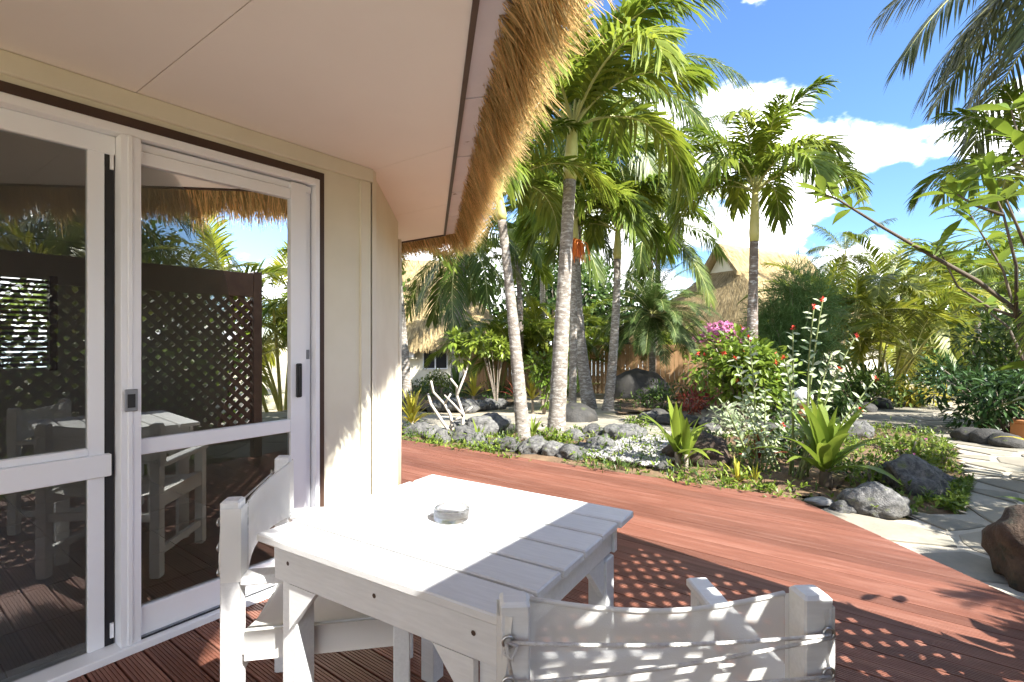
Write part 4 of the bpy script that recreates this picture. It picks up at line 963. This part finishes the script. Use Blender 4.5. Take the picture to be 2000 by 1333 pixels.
# ------------------------------------------------------------------ houses with thatch, fence
def shag(b, A, B_, C, D, n, L, wd, rd, lift=.05):
    # A,B top edge, D,C bottom edge
    A, B_, C, D = map(Vector, (A, B_, C, D)); nr = (B_-A).cross(D-A).normalized()
    if nr.z < 0: nr = -nr
    for _ in range(n):
        s, t = rd.random(), rd.random()**.8; p = A.lerp(B_, s).lerp(D.lerp(C, s), t); dn = (D.lerp(C, s)-A.lerp(B_, s)).normalized(); sd_ = dn.cross(nr)
        q = p+dn*L*rd.uniform(.6, 1.2)+nr*lift*rd.uniform(.1, 1)+sd_*rd.uniform(-.06, .06); p = p-nr*.01
        b.add([p-sd_*wd, p+sd_*wd, q+sd_*wd*.4, q-sd_*wd*.4], [(0, 1, 2, 3)])
def house(label, cx, cy, rz, hx, hy, ez, tz, ridge, wallz0, seed, gab=1.1):
    rd = random.Random(seed); o = empty('thatched_house', (cx, cy, 0), rz, label, 'house'); hz = tz-gab
    tx, ty = ridge/2, .9                       # top frustum rectangle half sizes
    def rp(t, sx, sy):                         # flared profile
        f = t**1.25; return ((hx+(tx-hx)*f)*sx, (hy+(ty-hy)*f)*sy, ez+(hz-ez)*t)
    b = MB(); sh = MB(); K_ = 8; cor = [(-1, -1), (1, -1), (1, 1), (-1, 1)]
    for i in range(K_+1):
        for sx, sy in cor: b.v.append(rp(i/K_, sx, sy))
    for i in range(K_):
        for k in range(4): b.f.append((i*4+k, i*4+(k+1) % 4, (i+1)*4+(k+1) % 4, (i+1)*4+k))
    b.f.append((3, 2, 1, 0))
    for k in range(4):
        for i in range(K_):
            s0, s1 = cor[k], cor[(k+1) % 4]
            shag(sh, rp((i+1)/K_, *s0), rp((i+1)/K_, *s1), rp(i/K_, *s1), rp(i/K_, *s0), 520, .42, .016, rd, .07)
        s0, s1 = Vector(rp(0, *cor[k])), Vector(rp(0, *cor[(k+1) % 4]))
        for _ in range(900):
            p = s0.lerp(s1, rd.random())*rd.uniform(.97, 1.01); p.z = ez+rd.uniform(0, .12); q = p*1.01; q.z = p.z-rd.uniform(.15, .4); dn = (s1-s0).normalized()*.014
            sh.add([p-dn, p+dn, q+dn*.4, q-dn*.4], [(0, 1, 2, 3)])
    # gablet
    ov = .55; gx = tx+ov; gz0 = hz-.12; wy = ty+.25
    G = [(-gx, -wy, gz0), (gx, -wy, gz0), (gx, 0, tz), (-gx, 0, tz), (-gx, wy, gz0), (gx, wy, gz0)]; th = .22
    b2 = MB(); 
    for y in (-1, 1):
        P4 = [(-gx, y*wy, gz0), (gx, y*wy, gz0), (gx, 0, tz), (-gx, 0, tz)]; b2.add(P4+[(x, yy, z-th) for x, yy, z in P4], [(0, 1, 2, 3), (7, 6, 5, 4), (0, 4, 5, 1), (1, 5, 6, 2), (2, 6, 7, 3), (3, 7, 4, 0)])
        shag(sh, P4[3], P4[2], P4[1], P4[0], 1500, .4, .016, rd, .06)
        for _ in range(260):
            for ex in (-gx, gx):
                t = rd.random(); p = Vector((ex, y*wy*t, tz+(gz0-tz)*t)); q = p+Vector(((.06 if ex > 0 else -.06)*rd.random(), 0, -rd.uniform(.15, .4))); sh.add([p+Vector((0, -.014, 0)), p+Vector((0, .014, 0)), q], [(0, 1, 2)])
    r = b.build('roof', M['farthatch'], o); b2.build('ridge_cap', M['farthatch'], r); sh.build('thatch', M['farthatch'], r, kind='stuff', fix=False)
    MB().add([(-tx-.02, -ty, hz-.1), (-tx-.02, ty, hz-.1), (-tx-.02, 0, tz-.2)], [(0, 1, 2)]).build('gable_panel', M['cream'], r); MB().add([(tx+.02, -ty, hz-.1), (tx+.02, ty, hz-.1), (tx+.02, 0, tz-.2)], [(0, 1, 2)]).build('gable_panel', M['cream'], r)
    x, y = hx-.6, hy-.6
    MB().bx(-x, x, -y, y, wallz0, ez+.3).build('wall', M['cream'], o)
    return o, x, y
c = W(860, 662, 22.); rz1 = R(8)
o, hx, hy = house('small cream house with brown thatch roof and white framed window behind the border', -3.9, 25.6, rz1, 3.6, 3.4, .98, 5.2, 2.0, g(0, 24)-.4, 1)
fw = W(850, 700, 22.6); inv = (Matrix.Translation((-3.9, 25.6, 0)) @ Matrix.Rotation(rz1, 4, 'Z')).inverted()
lx = (inv @ Vector((fw.x, fw.y, 0))).x; zt, zb = CAMZ-(682-662)*.0226, CAMZ-(720-662)*.0226
win = empty('window', (lx, -hy-.0, 0)); win.parent = o
hw = .5
for a in ((-hw-.05, -hw, zb-.05, zt+.05), (hw, hw+.05, zb-.05, zt+.05), (-hw, hw, zt, zt+.05), (-hw, hw, zb-.05, zb), (-.03, .03, zb, zt)): MB().bx(a[0], a[1], -.06, .02, a[2], a[3]).build('frame', M['white'], win)
for a in ((-hw, -.03), (.03, hw)): MB().bx(a[0], a[1], -.02, .01, zb, zt).build('pane', M['black'], win)
ac = empty('air_conditioner', (lx-1.25, -hy, 0)); ac.parent = o
MB().bx(-.45, .35, -.32, -.02, zt-.36, zt, .02).build('case', M['white'], ac); MB().bx(-.55, .45, -.34, -.0, zt-.42, zt-.38).build('shelf', M['cream'], ac)
house('tall golden thatched house with small gable under its ridge', 13.8, 28., R(30), 5.6, 4.4, 1.35, 6.15, 6.7, g(0, 26)-.4, 2, 1.4)
fence = empty('fence', (0, 0, 0), 0, 'brown timber board fence behind the palms', 'fence')
fa, fbb = W(905, 700, 19.5), W(1430, 700, 15.8); n = 66; rd = random.Random(2)
ang = math.atan2(fbb.y-fa.y, fbb.x-fa.x)
for i in range(n):
    p = fa.lerp(fbb, (i+.5)/n); z = g(p.x, p.y); wd = (fbb-fa).length/n; hh = 1.65+rd.uniform(-.02, .02)
    MB().bx(-wd/2+.006, wd/2-.006, -.012, .012, 0, hh).build('fence_board', M['fence'], fence, loc=(p.x, p.y, z+.05), rot=(0, 0, ang+rd.uniform(-.02, .02)))
for zz in (.35, 1.3): MB().bar((fa.x, fa.y+.05, g(fa.x, fa.y)+zz), (fbb.x, fbb.y+.05, g(fbb.x, fbb.y)+zz), .05, .09).build('fence_rail', M['fence'], fence)
